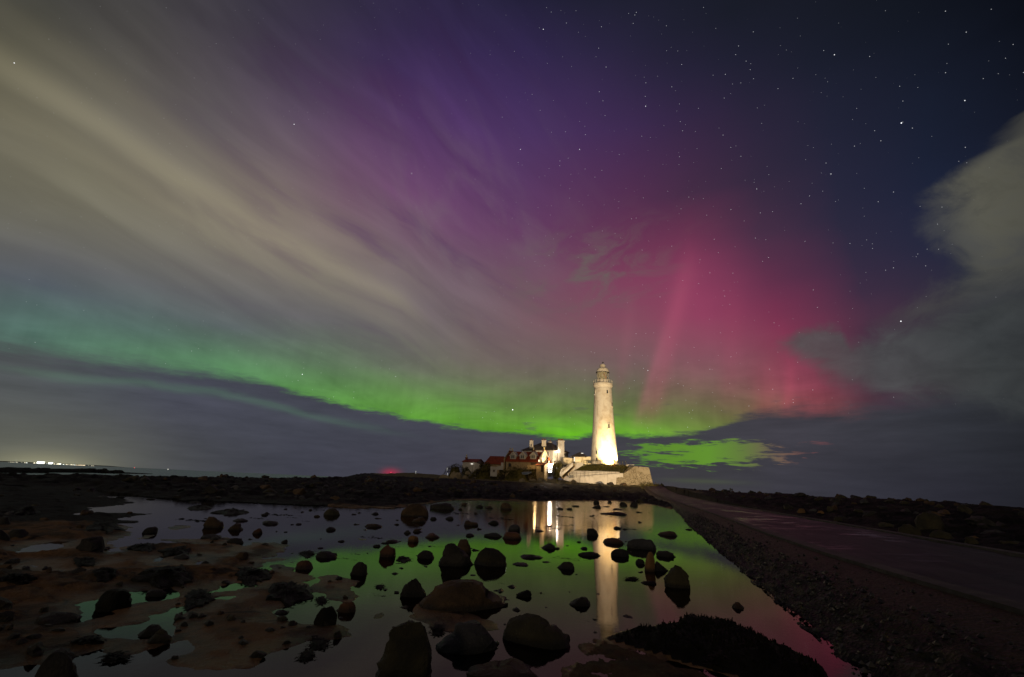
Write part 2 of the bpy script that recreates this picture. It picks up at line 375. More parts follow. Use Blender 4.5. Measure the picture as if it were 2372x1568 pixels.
MT['weed'] = noisy('black_bladder_weed', (0.003, 0.003, 0.002), (0.010, 0.009, 0.005), 9, 0.6, 0.8, 0.03, spec=0.12)
def water(name, tint, r0, r1, y0, y1, bscale, bstr, see=(0.34, 0.34, 0.30)):
    def fn(nt, out):
        p = pos(); x, y, z = sepx(p)
        rg = smooth(y, y0, y1) * (r1 - r0) + r0
        h = noi(vec(x, y * 1.4, 0.0), bscale, 4, 0.6) * 0.7 + noi(vec(x * 0.3, y * 0.9, 3.0), bscale * 0.35, 3) * 0.6
        b = X.nt.nodes.new('ShaderNodeBump'); b.inputs['Distance'].default_value = 0.02
        put(b.inputs['Height'], h); put(b.inputs['Strength'], (smooth(y, y0, y1) * 2.2 + 0.32) * bstr)
        g = nt.nodes.new('ShaderNodeBsdfGlossy'); g.inputs[0].default_value = (*tint, 1); put(g.inputs['Roughness'], rg)
        nt.links.new(b.outputs[0], g.inputs['Normal'])
        t = nt.nodes.new('ShaderNodeBsdfTransparent'); t.inputs[0].default_value = (*see, 1)
        fr = nt.nodes.new('ShaderNodeFresnel'); fr.inputs[0].default_value = 1.33; nt.links.new(b.outputs[0], fr.inputs['Normal'])
        mx = nt.nodes.new('ShaderNodeMixShader'); nt.links.new(fr.outputs[0], mx.inputs[0])
        nt.links.new(t.outputs[0], mx.inputs[1]); nt.links.new(g.outputs[0], mx.inputs[2])
        nt.links.new(mx.outputs[0], out.inputs[0])
    return material(name, fn)
MT['pool'] = water('still_pool_water', (0.78, 0.71, 0.70), 0.022, 0.11, 10.0, 44.0, 9.0, 0.10)
def seafn(nt, out):
    p = pos(); h = noi(p, 0.6, 5, 0.6)
    bsdf(nt, out, (0.012, 0.013, 0.013), 0.20, bump(h, 0.25, 0.4), 0.42)
MT['sea'] = material('night_sea', seafn)

# ------------------------------------------------------------------ mesh helpers
def tag(o, label=None, cat=None, group=None, kind=None):
    if label: o['label'] = label
    if cat: o['category'] = cat
    if group: o['group'] = group
    if kind: o['kind'] = kind
    return o
def obj(name, verts, faces, mat, parent=None, smooth_=False):
    me = bpy.data.meshes.new(name); me.from_pydata([tuple(map(float, v)) for v in verts], [], faces); me.update()
    if mat: me.materials.append(mat)
    if smooth_: me.polygons.foreach_set('use_smooth', [True] * len(me.polygons))
    o = bpy.data.objects.new(name, me); COL.objects.link(o)
    if parent:
        o.parent = parent
        root = parent
        off = Vector((0, 0, 0))
        while root: off += root.location; root = root.parent
        o.location = -off
    return o
def empty(name, loc, label=None, cat=None, group=None):
    o = bpy.data.objects.new(name, None); COL.objects.link(o); o.location = tuple(map(float, loc)); o.empty_display_size = 0.3
    return tag(o, label, cat, group)
class MB:
    def __init__(s): s.v = []; s.f = []
    def add(s, vs, fs):
        b = len(s.v); s.v += [tuple(map(float, v)) for v in vs]; s.f += [tuple(i + b for i in f) for f in fs]; return s
    def hexa(s, lo, hi):                     # two rings of 4 points
        return s.add(list(lo) + list(hi), [(3, 2, 1, 0), (4, 5, 6, 7), (0, 1, 5, 4), (1, 2, 6, 5), (2, 3, 7, 6), (3, 0, 4, 7)])
    def box(s, c, d, rz=0):
        hx, hy, hz = d[0] / 2, d[1] / 2, d[2] / 2; ca, sa = math.cos(rz), math.sin(rz)
        q = lambda x, y, z: (c[0] + x * ca - y * sa, c[1] + x * sa + y * ca, c[2] + z)
        return s.hexa([q(-hx, -hy, -hz), q(hx, -hy, -hz), q(hx, hy, -hz), q(-hx, hy, -hz)], [q(-hx, -hy, hz), q(hx, -hy, hz), q(hx, hy, hz), q(-hx, hy, hz)])
    def prism(s, front, back):               # polygon lofted to a second polygon
        n = len(front)
        return s.add(list(front) + list(back), [tuple(range(n)), tuple(range(2 * n - 1, n - 1, -1))] + [(i, i + n, (i + 1) % n + n, (i + 1) % n) for i in range(n)])
    def tube(s, a, b, r, n=6):
        a, b = np.array(a, float), np.array(b, float); d = b - a; d /= (np.linalg.norm(d) + 1e-9)
        u = np.cross(d, [0, 0, 1.0]); 
        if np.linalg.norm(u) < 1e-3: u = np.array([1.0, 0, 0])
        u /= np.linalg.norm(u); w = np.cross(d, u)
        ra = [a + (u * math.cos(t) + w * math.sin(t)) * r for t in np.linspace(0, 2 * PI, n, endpoint=False)]
        rb = [p + (b - a) for p in ra]
        return s.prism(ra[::-1], rb[::-1])
    def lathe(s, c, prof, n=32, cap=True):
        vs = []; fs = []
        for (r, z) in prof:
            for k in range(n): t = 2 * PI * k / n; vs.append((c[0] + r * math.cos(t), c[1] + r * math.sin(t), c[2] + z))
        for i in range(len(prof) - 1):
            for k in range(n): fs.append((i * n + k, i * n + (k + 1) % n, (i + 1) * n + (k + 1) % n, (i + 1) * n + k))
        if cap: fs.append(tuple(range(n))[::-1]); fs.append(tuple(range((len(prof) - 1) * n, len(prof) * n)))
        return s.add(vs, fs)
    def build(s, name, mat, parent=None, smooth_=False): return obj(name, s.v, s.f, mat, parent, smooth_)

# ------------------------------------------------------------------ vectorised noise for the ground
def _hash(ix, iy, seed):
    h = (ix.astype(np.int64) * 374761393 + iy.astype(np.int64) * 668265263 + seed * 1442695041) & 0x7fffffff
    h = ((h ^ (h >> 13)) * 1274126177) & 0x7fffffff
    return ((h ^ (h >> 16)) & 0xffff) / 65535.0
def vnoise(x, y, seed=0):
    ix, iy = np.floor(x), np.floor(y); fx, fy = x - ix, y - iy
    fx = fx * fx * (3 - 2 * fx); fy = fy * fy * (3 - 2 * fy)
    a = _hash(ix, iy, seed); b = _hash(ix + 1, iy, seed); c = _hash(ix, iy + 1, seed); d = _hash(ix + 1, iy + 1, seed)
    return (a * (1 - fx) + b * fx) * (1 - fy) + (c * (1 - fx) + d * fx) * fy
def fbm(x, y, seed=0, oct=4):
    s = 0; a = 1; t = 0
    for o in range(oct):
        s = s + a * vnoise(x * 2 ** o + o * 17.3, y * 2 ** o - o * 9.1, seed + o); t += a; a *= 0.5
    return s / t - 0.5
def sstep(a, lo, hi):
    t = np.clip((a - lo) / (hi - lo), 0, 1); return t * t * (3 - 2 * t)

# ------------------------------------------------------------------ the lie of the land
def terrace(z, st, k=0.75):                   # bedded sandstone: small steps with sharp risers
    q = z / st; f = np.floor(q); r = q - f; return st * (f + np.clip((r - .5) / (1 - k) + .5, 0, 1))
def poly(pts): return np.array([G(max(-900, x), y)[:2] for x, y in pts])
def sdf(px, py, pg):                          # + inside
    d = np.full(px.shape, 1e9); ins = np.zeros(px.shape, bool)
    n = len(pg)
    for i in range(n):
        (x0, y0), (x1, y1) = pg[i], pg[(i + 1) % n]
        ex, ey = x1 - x0, y1 - y0; L = ex * ex + ey * ey + 1e-9
        t = np.clip(((px - x0) * ex + (py - y0) * ey) / L, 0, 1)
        d = np.minimum(d, np.hypot(px - x0 - t * ex, py - y0 - t * ey))
        c = ((y0 > py) != (y1 > py)) & (px < (x1 - x0) * (py - y0) / (y1 - y0 + 1e-12) + x0)
        ins ^= c
    return np.where(ins, d, -d)
L_MAIN = poly([(-800, 1118), (130, 1127), (220, 1134), (220, 1147), (233, 1153), (297, 1157), (309, 1164), (267, 1172), (208, 1173), (206, 1182), (218, 1188), (356, 1190), (326, 1194), (277, 1202), (336, 1206), (291, 1214), (285, 1222), (297, 1236), (241, 1255), (237, 1277), (255, 1283), (285, 1277), (309, 1265), (366, 1261), (429, 1257), (376, 1250), (432, 1248), (480, 1248), (521, 1248), (545, 1262), (561, 1276), (587, 1260), (630, 1258), (648, 1264), (630, 1270), (648, 1276), (632, 1286), (598, 1290), (594, 1301), (597, 1317), (614, 1319), (640, 1311), (680, 1319), (705, 1341), (695, 1351), (709, 1361), (721, 1364), (745, 1350), (769, 1337), (820, 1347), (796, 1361), (808, 1369), (824, 1388), (800, 1400), (760, 1385), (735, 1372), (719, 1369), (705, 1388), (678, 1400), (614, 1416), (614, 1428), (600, 1436), (642, 1444), (686, 1456), (723, 1452), (808, 1458), (808, 1473), (753, 1477), (709, 1483), (678, 1495), (610, 1513), (571, 1541), (511, 1549), (450, 1547), (380, 1532), (330, 1547), (330, 1900), (-900, 1900)])
CUTS = [poly(q) for q in (
    [(44, 1128), (60, 1124), (77, 1127), (70, 1130)], [(113, 1134), (125, 1130), (152, 1136), (140, 1138)], [(186, 1133), (206, 1132), (204, 1136), (190, 1136)],
    [(166, 1191), (200, 1187), (222, 1186), (210, 1190), (175, 1193)], [(82, 1274), (100, 1263), (137, 1255), (132, 1264), (105, 1269), (88, 1276)],
    [(70, 1315), (82, 1310), (99, 1308), (92, 1313)], [(230, 1308), (247, 1301), (250, 1306), (236, 1310)], [(462, 1288), (500, 1290), (480, 1300), (455, 1310)], [(355, 1302), (372, 1292), (366, 1304)],
    [(297, 1402), (306, 1376), (336, 1369), (334, 1382), (345, 1388), (386, 1382), (392, 1364), (408, 1372), (378, 1384)],
    [(184, 1401), (222, 1393), (226, 1404), (218, 1418), (243, 1423), (208, 1430), (182, 1440), (190, 1424), (198, 1412)],
    [(334, 1427), (385, 1418), (415, 1407), (434, 1416), (395, 1438), (388, 1472), (315, 1480), (255, 1477), (232, 1468), (223, 1457), (315, 1449), (344, 1446), (350, 1433)],
    [(160, 1521), (237, 1502), (246, 1530), (300, 1522), (350, 1507), (425, 1490), (436, 1500), (362, 1532), (335, 1550), (330, 1720), (185, 1720), (178, 1560)],
    [(-80, 1565), (0, 1556), (84, 1542), (70, 1600), (60, 1800), (-200, 1800)],
    [(482, 1372), (520, 1358), (548, 1353), (576, 1356), (530, 1366), (490, 1372)], [(500, 1386), (535, 1383), (520, 1386)],
    [(480, 1259), (523, 1257), (515, 1262), (486, 1262)])]
MOUND = poly([(1385, 1474), (1480, 1452), (1560, 1438), (1640, 1440), (1740, 1464), (1850, 1508), (1950, 1570), (2060, 1720), (1900, 1648), (1750, 1582), (1600, 1545), (1480, 1508), (1405, 1488)])
MFLAT = poly([(1345, 1520), (1400, 1492), (1480, 1512), (1600, 1550), (1750, 1586), (1900, 1652), (2060, 1720), (1290, 1760), (1310, 1580)])
MIDL = poly([(940, 1396), (1000, 1390), (1060, 1398), (1130, 1428), (1150, 1450), (1010, 1462), (960, 1440), (935, 1412)])
LOWS = [poly(q) for q in ([(375, 1222), (400, 1216), (455, 1216), (452, 1222), (410, 1229), (380, 1227)], [(300, 1248), (330, 1238), (375, 1236), (360, 1246), (320, 1252)],
    [(845, 1432), (870, 1412), (884, 1408), (906, 1416), (898, 1434), (860, 1439)], [(655, 1303), (690, 1297), (694, 1303), (665, 1307)], [(884, 1345), (900, 1338), (918, 1342), (910, 1350)],
    [(1160, 1324), (1180, 1322), (1200, 1332), (1206, 1337), (1190, 1339), (1172, 1330)], [(975, 1332), (1020, 1334), (1012, 1340), (980, 1338)], [(706, 1255), (722, 1252), (730, 1258), (756, 1258), (745, 1263), (716, 1260)],
    [(585, 1296), (640, 1290), (690, 1293), (660, 1302), (600, 1304)], [(818, 1246), (846, 1246), (862, 1250), (830, 1254)])]
_r0 = sorted((azel(x, y)[0], math.hypot(*G(x, y)[:2])) for x, y in ((-300, 1118), (60, 1125), (215, 1135), (330, 1150), (430, 1160), (560, 1163), (640, 1168), (800, 1176), (910, 1178), (1000, 1166), (1060, 1158), (1150, 1160), (1250, 1162), (1430, 1160), (1500, 1167), (1530, 1174), (1560, 1180)))
R0A = [-90] + [a for a, _ in _r0] + [90]; R0R = [40] + [r for _, r in _r0] + [30]
_cr = sorted((azel(x / 1.6194, y / 1.6194), R) for x, y, R in ((-200, 1772, 64), (0, 1780, 64), (130, 1788, 62), (230, 1786, 61), (286, 1781, 60), (340, 1787, 61), (413, 1787, 62), (478, 1784, 62), (507, 1793, 64), (620, 1790, 68), (760, 1793, 76), (1000, 1795, 92), (1150, 1795, 110), (1300, 1790, 140), (1332, 1781, 150), (1368, 1774, 160), (1474, 1771, 165), (1533, 1769, 168), (1630, 1775, 170), (1700, 1784, 172), (1760, 1788, 175), (1900, 1789, 180), (2100, 1794, 182), (2300, 1806, 182), (2440, 1811, 172), (2482, 1814, 168), (2492, 1823, 160), (2552, 1833, 150), (2615, 1839, 140), (2741, 1847, 120), (2900, 1854, 100), (2986, 1856, 92), (3082, 1866, 84), (3250, 1871, 72), (3347, 1877, 66), (3573, 1888, 60), (3840, 1909, 55), (4100, 1921, 52)))
CRA = [-90] + [q[0][0] for q in _cr] + [90]
CRR = [62] + [q[1] for q in _cr] + [50]
CRZ = [0.6] + [EYE + q[1] * math.tan(math.radians(q[0][1])) for q in _cr] + [1.4]
ROADL = np.array([(3.2, -8), (4.55, 0), (5.23, 5.09), (5.6, 6.9), (6.15, 9.4), (7.3, 13.5), (9.1, 19.3), (11.0, 25.5), (13.4, 34), (16.3, 44.2), (20.4, 58), (27, 82), (33, 106), (38.6, 128), (43, 146)])
ROADZ = np.interp(ROADL[:, 1], [-8, 60, 100, 128, 146], [0.5, 0.5, 0.9, 1.9, 3.3])
WATL = np.array([(1.2, -8), (2.2, 0), (3.05, 4.73), (3.78, 6.96), (5.14, 11.17), (7.21, 18.1), (8.75, 23.5), (11.6, 32), (18.0, 52), (25.0, 82), (31.0, 106), (36.6, 128), (41, 146)])
def terrain(x, y):
    x = np.asarray(x, float); y = np.asarray(y, float)
    R = np.hypot(x, y); A = np.degrees(np.arctan2(x, y))
    r0 = np.interp(A, R0A, R0R); rc = np.interp(A, CRA, CRR); zc = np.interp(A, CRA, CRZ)
    wob = fbm(x * 1.1, y * 1.1, 5, 4); wob2 = fbm(x * 4.5, y * 4.5, 9, 3)
    s = sdf(x, y, L_MAIN)
    for c in CUTS: s = np.minimum(s, -(sdf(x, y, c) + 0.09))
    s = np.maximum(s, sdf(x, y, MIDL) - 0.02)
    wob3 = fbm(x * 14, y * 14, 13, 3)
    near = s + (wob * 0.7 + wob2 * 0.32 + wob3 * 0.10) * np.clip(R / 12, .35, 1.0)
    bed = -0.06 - 0.16 * sstep(-near, 0, 1.2) + wob * 0.06
    shelf = 0.012 + 0.10 * sstep(near, 0, 1.6) + (0.22 * fbm(x * 1.1, y * 1.7, 21, 4) + 0.10 * np.abs(fbm(x * 2.2, y * 3.6, 22, 4)) + 0.02 * fbm(x * 11, y * 13, 24, 3)) * sstep(near, 0, .7)
    shelf = np.where(shelf > .02, .4 * shelf + .6 * terrace(shelf + .01 * wob2, .035), shelf)
    z = np.where(near > 0, shelf, np.maximum(bed, 0.012 + near * 0.35))
    for q in LOWS:
        sl_ = sdf(x, y, q) + wob2 * 0.15
        z = np.where(sl_ > -0.15, np.maximum(z, np.minimum(0.004, -0.012 + sl_ * 0.12)), z)
    m = sdf(x, y, MOUND) + wob2 * 0.16 + wob3 * .06
    mf = sdf(x, y, MFLAT) + wob2 * .5 + wob3 * .15
    z = np.where(mf > -0.1, np.maximum(z, np.where(mf > 0, 0.004 + .018 * sstep(mf, 0, .4) + .05 * wob + .045 * wob2 + .02 * wob3, mf * .2)), z)
    top = 0.125 * sstep(m, 0, 0.42) + (0.09 * wob2 + .05 * wob3) * sstep(m, 0, .3) + .06 * wob * sstep(m, 0, .3)
    z = np.where(m > -0.1, np.maximum(z, np.where(m > 0, top, m * 0.35)), z)
    # foreshore beyond the pool
    edge = R - r0 + wob * 2.6 + wob2 * 0.9
    t = np.clip((R - r0) / np.maximum(rc - r0, 5), 0, 1)
    rg = fbm(x * 0.35, y * 0.35, 31, 5)
    rough = 1.1 * np.abs(rg) + 0.75 * fbm(x * 1.1, y * 1.1, 33, 4) + 0.35 * fbm(x * 3.1, y * 3.1, 35, 3)
    rough = .45 * rough + .55 * terrace(rough, .22)
    amp = sstep(edge, 0, 4) * (1 - 0.75 * sstep(t, 0.75, 1.0) * (1 - sstep(A, -19, -14) * (1 - sstep(A, 17, 20))))
    fz = 0.03 + 0.10 * sstep(edge, 0, 2.5) + zc * t ** 1.4 * 0.97 + rough * amp * np.clip(0.35 + R / 110, 0.4, 1.6)
    isl = sstep(A, -19, -14) * (1 - sstep(A, 17.5, 20.5))
    f1 = 1.75 * np.clip((R - r0) / (124 - r0), 0, 1) ** 1.3
    bank_z = np.where(R < 124, f1, np.where(R < 138, 1.75 + 1.0 * sstep(R, 124, 138), 2.75 + (zc - 2.75) * np.clip((R - 138) / np.maximum(rc - 138, 4), 0, 1)))
    bank_z = bank_z * np.where(R < 138, np.minimum(1, zc / 2.8), 1) + .03
    fi = bank_z + rough * amp * np.interp(R, [20, 60, 95, 124, 140, 175], [.45, .95, .9, .75, .7, .5]) - .45 * sstep(R, 60, 120)
    fz = fz * (1 - isl) + fi * isl
    drop = np.clip(R - rc, 0, None)
    cliff = np.where(np.abs(A - 2) < 18, 0.05, 0.25)
    fz = np.maximum(fz - drop * cliff, -4.0)
    z = np.where(edge > 0, np.maximum(fz, np.where(edge < 6, z, -9)), z)
    # strip beside and beyond the causeway
    rl = np.interp(y, ROADL[:, 1], ROADL[:, 0]); rz = np.interp(y, ROADL[:, 1], ROADZ); wl = np.interp(y, WATL[:, 1], WATL[:, 0])
    inner = (x > rl - 0.5) & (x < rl + 5.6) & (y < 150)
    z = np.where((x > wl - 0.1) & (x <= rl + 0.3) & (y < 150) , np.minimum(z, -0.1 + 0.0 * z) * (y < 55) + np.minimum(z, rz - .35) * (y >= 55), z)
    right = x - (rl + 5.0)
    rb = rz - 0.10 + 0.02 * right + rough * 0.8 * np.clip(right / 3, 0.1, 1) + 0.10 * fbm(x * .9, y * .9, 44, 4)
    tt = np.clip(R / np.maximum(rc, 10), 0, 1)
    rb = np.where(right > 0, rb * (1 - sstep(tt, 0.3, 0.9)) + (zc * 0.985 + rough * 0.35 * (1 - sstep(tt, .9, 1))) * sstep(tt, 0.3, 0.9), rb)
    rb = np.maximum(rb - np.clip(R - rc, 0, None) * 0.25, -4.0)
    z = np.where((right > 0) & (y < 150), rb, z)
    z = np.where(inner, np.minimum(z, rz - 0.35), z)
    return z
NA, NR = 1000, 640
GA = np.radians(np.linspace(-72, 68, NA)); GR = np.concatenate([np.geomspace(1.2, 60, 470), np.geomspace(60.4, 330, NR - 470)])
_RR, _AA = np.meshgrid(GR, GA, indexing='ij')
GXX = (_RR * np.sin(_AA)).ravel(); GYY = (_RR * np.cos(_AA)).ravel(); GZZ = terrain(GXX, GYY); GZ2 = GZZ.reshape(NR, NA)
def tz(x, y):                                 # ground height, read back from the grid
    x = np.asarray(x, float); y = np.asarray(y, float)
    fr = np.interp(np.hypot(x, y), GR, np.arange(NR)); fa = np.interp(np.arctan2(x, y), GA, np.arange(NA))
    i = np.clip(fr.astype(int), 0, NR - 2); j = np.clip(fa.astype(int), 0, NA - 2); u = fr - i; w = fa - j
    return (GZ2[i, j] * (1 - w) + GZ2[i, j + 1] * w) * (1 - u) + (GZ2[i + 1, j] * (1 - w) + GZ2[i + 1, j + 1] * w) * u
def terr1(x, y): return float(tz(x, y))
def hit(px, py):                              # where a sight line meets ground or pool
    r = ray(px, py); h = math.hypot(r[0], r[1])
    ts = np.geomspace(2.5, 400, 900) / h
    X_, Y_, Z_ = r[0] * ts, r[1] * ts, EYE + r[2] * ts
    g = np.maximum(tz(X_, Y_), 0.0)
    i = np.argmax(Z_ <= g) if (Z_ <= g).any() else 899
    if i == 0: i = 1
    a = (Z_[i - 1] - g[i - 1]); b = (g[i] - Z_[i]); f = a / (a + b + 1e-9)
    p = np.array([X_[i - 1], Y_[i - 1], 0]) * (1 - f) + np.array([X_[i], Y_[i], 0]) * f
    p[2] = max(0.0, g[i] if Z_[i] <= g[i] else 0); return p

def build_ground():
    na, nr = NA, NR; x, y, z = GXX, GYY, GZZ
    me = bpy.data.meshes.new('ground')
    me.vertices.add(na * nr); me.vertices.foreach_set('co', np.stack([x, y, z], 1).ravel())
    i = np.arange(nr - 1)[:, None] * na + np.arange(na - 1)[None, :]
    q = np.stack([i, i + na, i + na + 1, i + 1], -1).reshape(-1, 4)[:, ::-1]
    me.loops.add(q.size); me.loops.foreach_set('vertex_index', q.ravel().astype(np.int32))
    me.polygons.add(len(q)); me.polygons.foreach_set('loop_start', (np.arange(len(q)) * 4).astype(np.int32))
    me.polygons.foreach_set('use_smooth', [True] * len(q))
    me.update(); me.validate()
    # which stone grows weed: low outer foreshore, not the bare shelf
    r = np.hypot(x, y); a = np.degrees(np.arctan2(x, y)); r0 = np.interp(a, R0A, R0R)
    far = sstep(r - np.minimum(r0, np.where(a < -20, 15.5, 99)), 0, 3)
    rl = np.interp(y, ROADL[:, 1], ROADL[:, 0]); far = np.maximum(far, sstep(x - rl, 0, 1))
    mnd = sdf(x, y, MOUND) > 0.05
    far = np.where(mnd, 0.85, far); far = np.where((sdf(x, y, MFLAT) > 0) & ~mnd, .50, far)
    at = me.attributes.new('weediness', 'FLOAT', 'POINT'); at.data.foreach_set('value', far.astype(np.float32))
    isl = sstep(r, 120, 150) * sstep(a, -17, -14) * (1 - sstep(a, 17, 18.5)) * sstep(z, 1.2, 2.5)
    at = me.attributes.new('turf', 'FLOAT', 'POINT'); at.data.foreach_set('value', isl.astype(np.float32))
    def fn(nt, out):
        p = pos()
        w = nt.nodes.new('ShaderNodeAttribute'); w.attribute_name = 'weediness'
        tf = nt.nodes.new('ShaderNodeAttribute'); tf.attribute_name = 'turf'
        n1 = noi(p, 0.8, 7, 0.62, 0.6); n2 = noi(p, 3.4, 7, 0.65, 0.3)
        c = mix(smooth(n1, 0.36, 0.58), (0.046, 0.034, 0.019), (0.185, 0.102, 0.044))
        c = mix(smooth(n2, 0.54, 0.70) * .8, c, (0.040, 0.030, 0.018))
        c = mix(smooth(noi(p, 1.1, 5, 0.6, 1.0), 0.58, 0.66) * 0.85, c, (0.007, 0.006, 0.004))
        c = mix(smooth(noi(p, 12, 4), .60, .68) * .5, c, (0.14, 0.11, 0.07))
        wd = mix(smooth(n2, 0.40, 0.62), (0.002, 0.002, 0.0015), (0.009, 0.008, 0.005))
        wd = mix(smooth(noi(p, 0.22, 4), 0.55, 0.66) * 0.6, wd, (0.018, 0.014, 0.008))
        c = mix(smooth(X(w.outputs['Fac']) + (n1 - 0.5) * 0.5, 0.35, 0.65), c, wd)
        c = mix(smooth(X(tf.outputs['Fac']) + (n1 - 0.5) * 0.4, 0.4, 0.6), c, mix(n1, (0.07, 0.066, 0.020), (0.15, 0.12, 0.05)))
        h = noi(p, 5, 9, 0.7) * 0.6 + noi(p, 22, 6, 0.7) * 0.4
        wetg = (1.0 - smooth(sepx(p)[2], 0.0, 0.05)) * (1.0 - smooth(X(w.outputs['Fac']), .2, .5))
        bsdf(nt, out, c, 0.78 - wetg * 0.45, bump(h, 1.0, 0.14), 0.15)
    me.materials.append(material('foreshore_rock', fn))
    o = bpy.data.objects.new('ground', me); COL.objects.link(o); tag(o, kind='structure')
build_ground()

# pool water: a sheet over the basin that ends inside the rock
def build_pool():
    vs = []; 
    A = np.linspace(-72, 66, 90)
    inn = [(2.0 * math.sin(math.radians(a)), 2.0 * math.cos(math.radians(a)), 0) for a in A]
    out = []
    for a in A:
        r = np.interp(a, R0A, R0R) + 4.5
        if a < -21: r = min(r, 33)
        xx, yy = r * math.sin(math.radians(a)), r * math.cos(math.radians(a))
        # stop under the causeway bank
        for _ in range(400):
            if xx > np.interp(yy, WATL[:, 1], WATL[:, 0]) + 0.35: r -= 0.25; xx, yy = r * math.sin(math.radians(a)), r * math.cos(math.radians(a))
            else: break
        r = max(r, 2.1); out.append((r * math.sin(math.radians(a)), r * math.cos(math.radians(a)), 0))
    n = len(A)
    o = obj('pool_water', inn + out, [(i, i + 1, n + i + 1, n + i) for i in range(n - 1)], MT['pool'])
    tag(o, kind='structure')
build_pool()
n = 96
ring = lambda r: [(r * math.cos(2 * PI * k / n), r * math.sin(2 * PI * k / n), -1.0) for k in range(n)]
radii = [30, 80, 200, 600, 2000, 8000, 40000]
vs = sum([ring(r) for r in radii], []); fs = [tuple(range(n))]
for i in range(len(radii) - 1): fs += [(i * n + k, (i + 1) * n + k, (i + 1) * n + (k + 1) % n, i * n + (k + 1) % n) for k in range(n)]
tag(obj('sea', vs, fs, MT['sea']), kind='structure')

# ------------------------------------------------------------------ causeway (road on a rubble bank)
def bankz(t, zr): return zr - .13 * t / .42 if t < .42 else zr - .13 - (zr + .09) * ((t - .42) / .58) ** .9
def build_causeway():
    ys = np.concatenate([np.arange(-6, 40, 0.22), np.arange(40, 146, 1.0)])
    def at(arr, y): return np.interp(y, ROADL[:, 1], arr)
    W = 4.9
    # road deck
    v = []; f = []; nx = 16
    for y in ys:
        xl = at(ROADL[:, 0], y) + 0.32; z = at(ROADZ, y)
        for k in range(nx + 1):
            t = k / nx; v.append((xl + t * (W - .32), y, z + 0.05 * math.sin(PI * t) - 0.03))
    v = np.array(v); v[:, 2] += 0.09 * fbm(v[:, 0] * 1.6, v[:, 1] * 0.9, 61, 5)
    m = nx + 1
    f = [(i * m + k, i * m + k + 1, (i + 1) * m + k + 1, (i + 1) * m + k) for i in range(len(ys) - 1) for k in range(nx)]
    def fn(nt, out):
        p = pos(); x, y, z = sepx(p)
        along = noi(vec(x * 3.0 - y * .9, y * 0.35, 0.0), 1, 7, 0.65, 0.5)
        pud = smooth(noi(vec(x * 0.55 + y * .08, y * 1.5, 4.0), 1, 6, 0.7, .8) + (noi(vec(x * .3, y * .22, 8.0), 1, 3) - .5) * .5, 0.53, 0.66)
        c = mix(smooth(along, .35, .65), (0.015, 0.013, 0.013), (0.040, 0.032, 0.032))
        c = mix(smooth(noi(p, 6, 6), .52, .7) * .6, c, (0.02, 0.02, 0.018))
        rgh = 0.60 - pud * 0.44 * smooth(y, 5.0, 16.0)
        bsdf(nt, out, c, rgh, bump(noi(p, 14, 7, 0.7) * (1.0 - pud * .85), 0.7, 0.02), 0.3)
    tag(obj('road', v, f, material('wet_concrete_road', fn), smooth_=True), kind='structure')
    # kerb: worn concrete lip on both sides
    mb = MB()
    for side in (0, 1):
        for a, b in zip(ys[:-1], ys[1:]):
            xa = at(ROADL[:, 0], a) + (W if side else 0); xb = at(ROADL[:, 0], b) + (W if side else 0)
            za, zb = at(ROADZ, a), at(ROADZ, b); w = 0.30; h = 0.03
            mb.hexa([(xa, a, za - .3), (xa + w, a, za - .3), (xb + w, b, zb - .3), (xb, b, zb - .3)], [(xa, a, za + h), (xa + w, a, za + h), (xb + w, b, zb + h), (xb, b, zb + h)])
    tag(mb.build('kerb', noisy('worn_kerb_concrete', (0.040, 0.034, 0.030), (0.085, 0.074, 0.066), 3, 0.7, .6, .02)), kind='structure')
    # bank of weed-grown rubble down to the water
    nb = 40; v = []
    for y in ys:
        xr = at(ROADL[:, 0], y) + 0.02; zr = at(ROADZ, y) - 0.02; xw = float(np.interp(y, WATL[:, 1], WATL[:, 0])) - 0.25
        for k in range(nb + 1):
            t = k / nb; x_ = xr + (xw - xr) * t
            zz = bankz(t, zr)
            v.append((x_, y, zz))
    v = np.array(v); tt = np.tile(np.linspace(0, 1, nb + 1), len(ys))
    bumpy = np.abs(fbm(v[:, 0] * 3, v[:, 1] * 3, 71, 4)) * 0.22 + fbm(v[:, 0] * 9, v[:, 1] * 9, 73, 3) * 0.13
    v[:, 2] += bumpy * (.22 + .78 * sstep(tt, .38, .52)) * np.minimum(1, tt * 5); v[:, 0] += fbm(v[:, 0] * 5, v[:, 1] * 5, 75, 3) * 0.16 * np.minimum(1, tt * 4)
    m = nb + 1
    f = [(i * m + k, (i + 1) * m + k, (i + 1) * m + k + 1, i * m + k + 1) for i in range(len(ys) - 1) for k in range(nb)]
    def fb(nt, out):
        p = pos(); n1 = noi(p, 2.2, 6, .6); n2 = noi(p, 12, 6, .7); z = sepx(p)[2]
        vo = nt.nodes.new('ShaderNodeTexVoronoi'); put(vo.inputs['Vector'], p); vo.inputs['Scale'].default_value = 22
        cs = nt.nodes.new('ShaderNodeSeparateColor'); nt.links.new(vo.outputs['Color'], cs.inputs[0])
        c = mix(smooth(n1, .4, .6), (0.007, 0.008, 0.004), (0.022, 0.021, 0.010))
        up = smooth(z + (n1 - .5) * .3, 0.22, 0.46)
        c = mix(1.0 - smooth(z, 0.04, 0.16), c, (0.004, 0.004, 0.003))
        c = mix(up, c, mix(smooth(n2, .4, .6), (0.026, 0.020, 0.011), (0.048, 0.028, 0.016)))
        c = mix(smooth(X(cs.outputs[0]), .93, .97) * (1.0 - up) * .8, c, (0.05, 0.055, 0.05))
        bsdf(nt, out, c, 0.6, bump(X(vo.outputs['Distance']) * .7 + n2 * .8, 1.0, .05), .2)
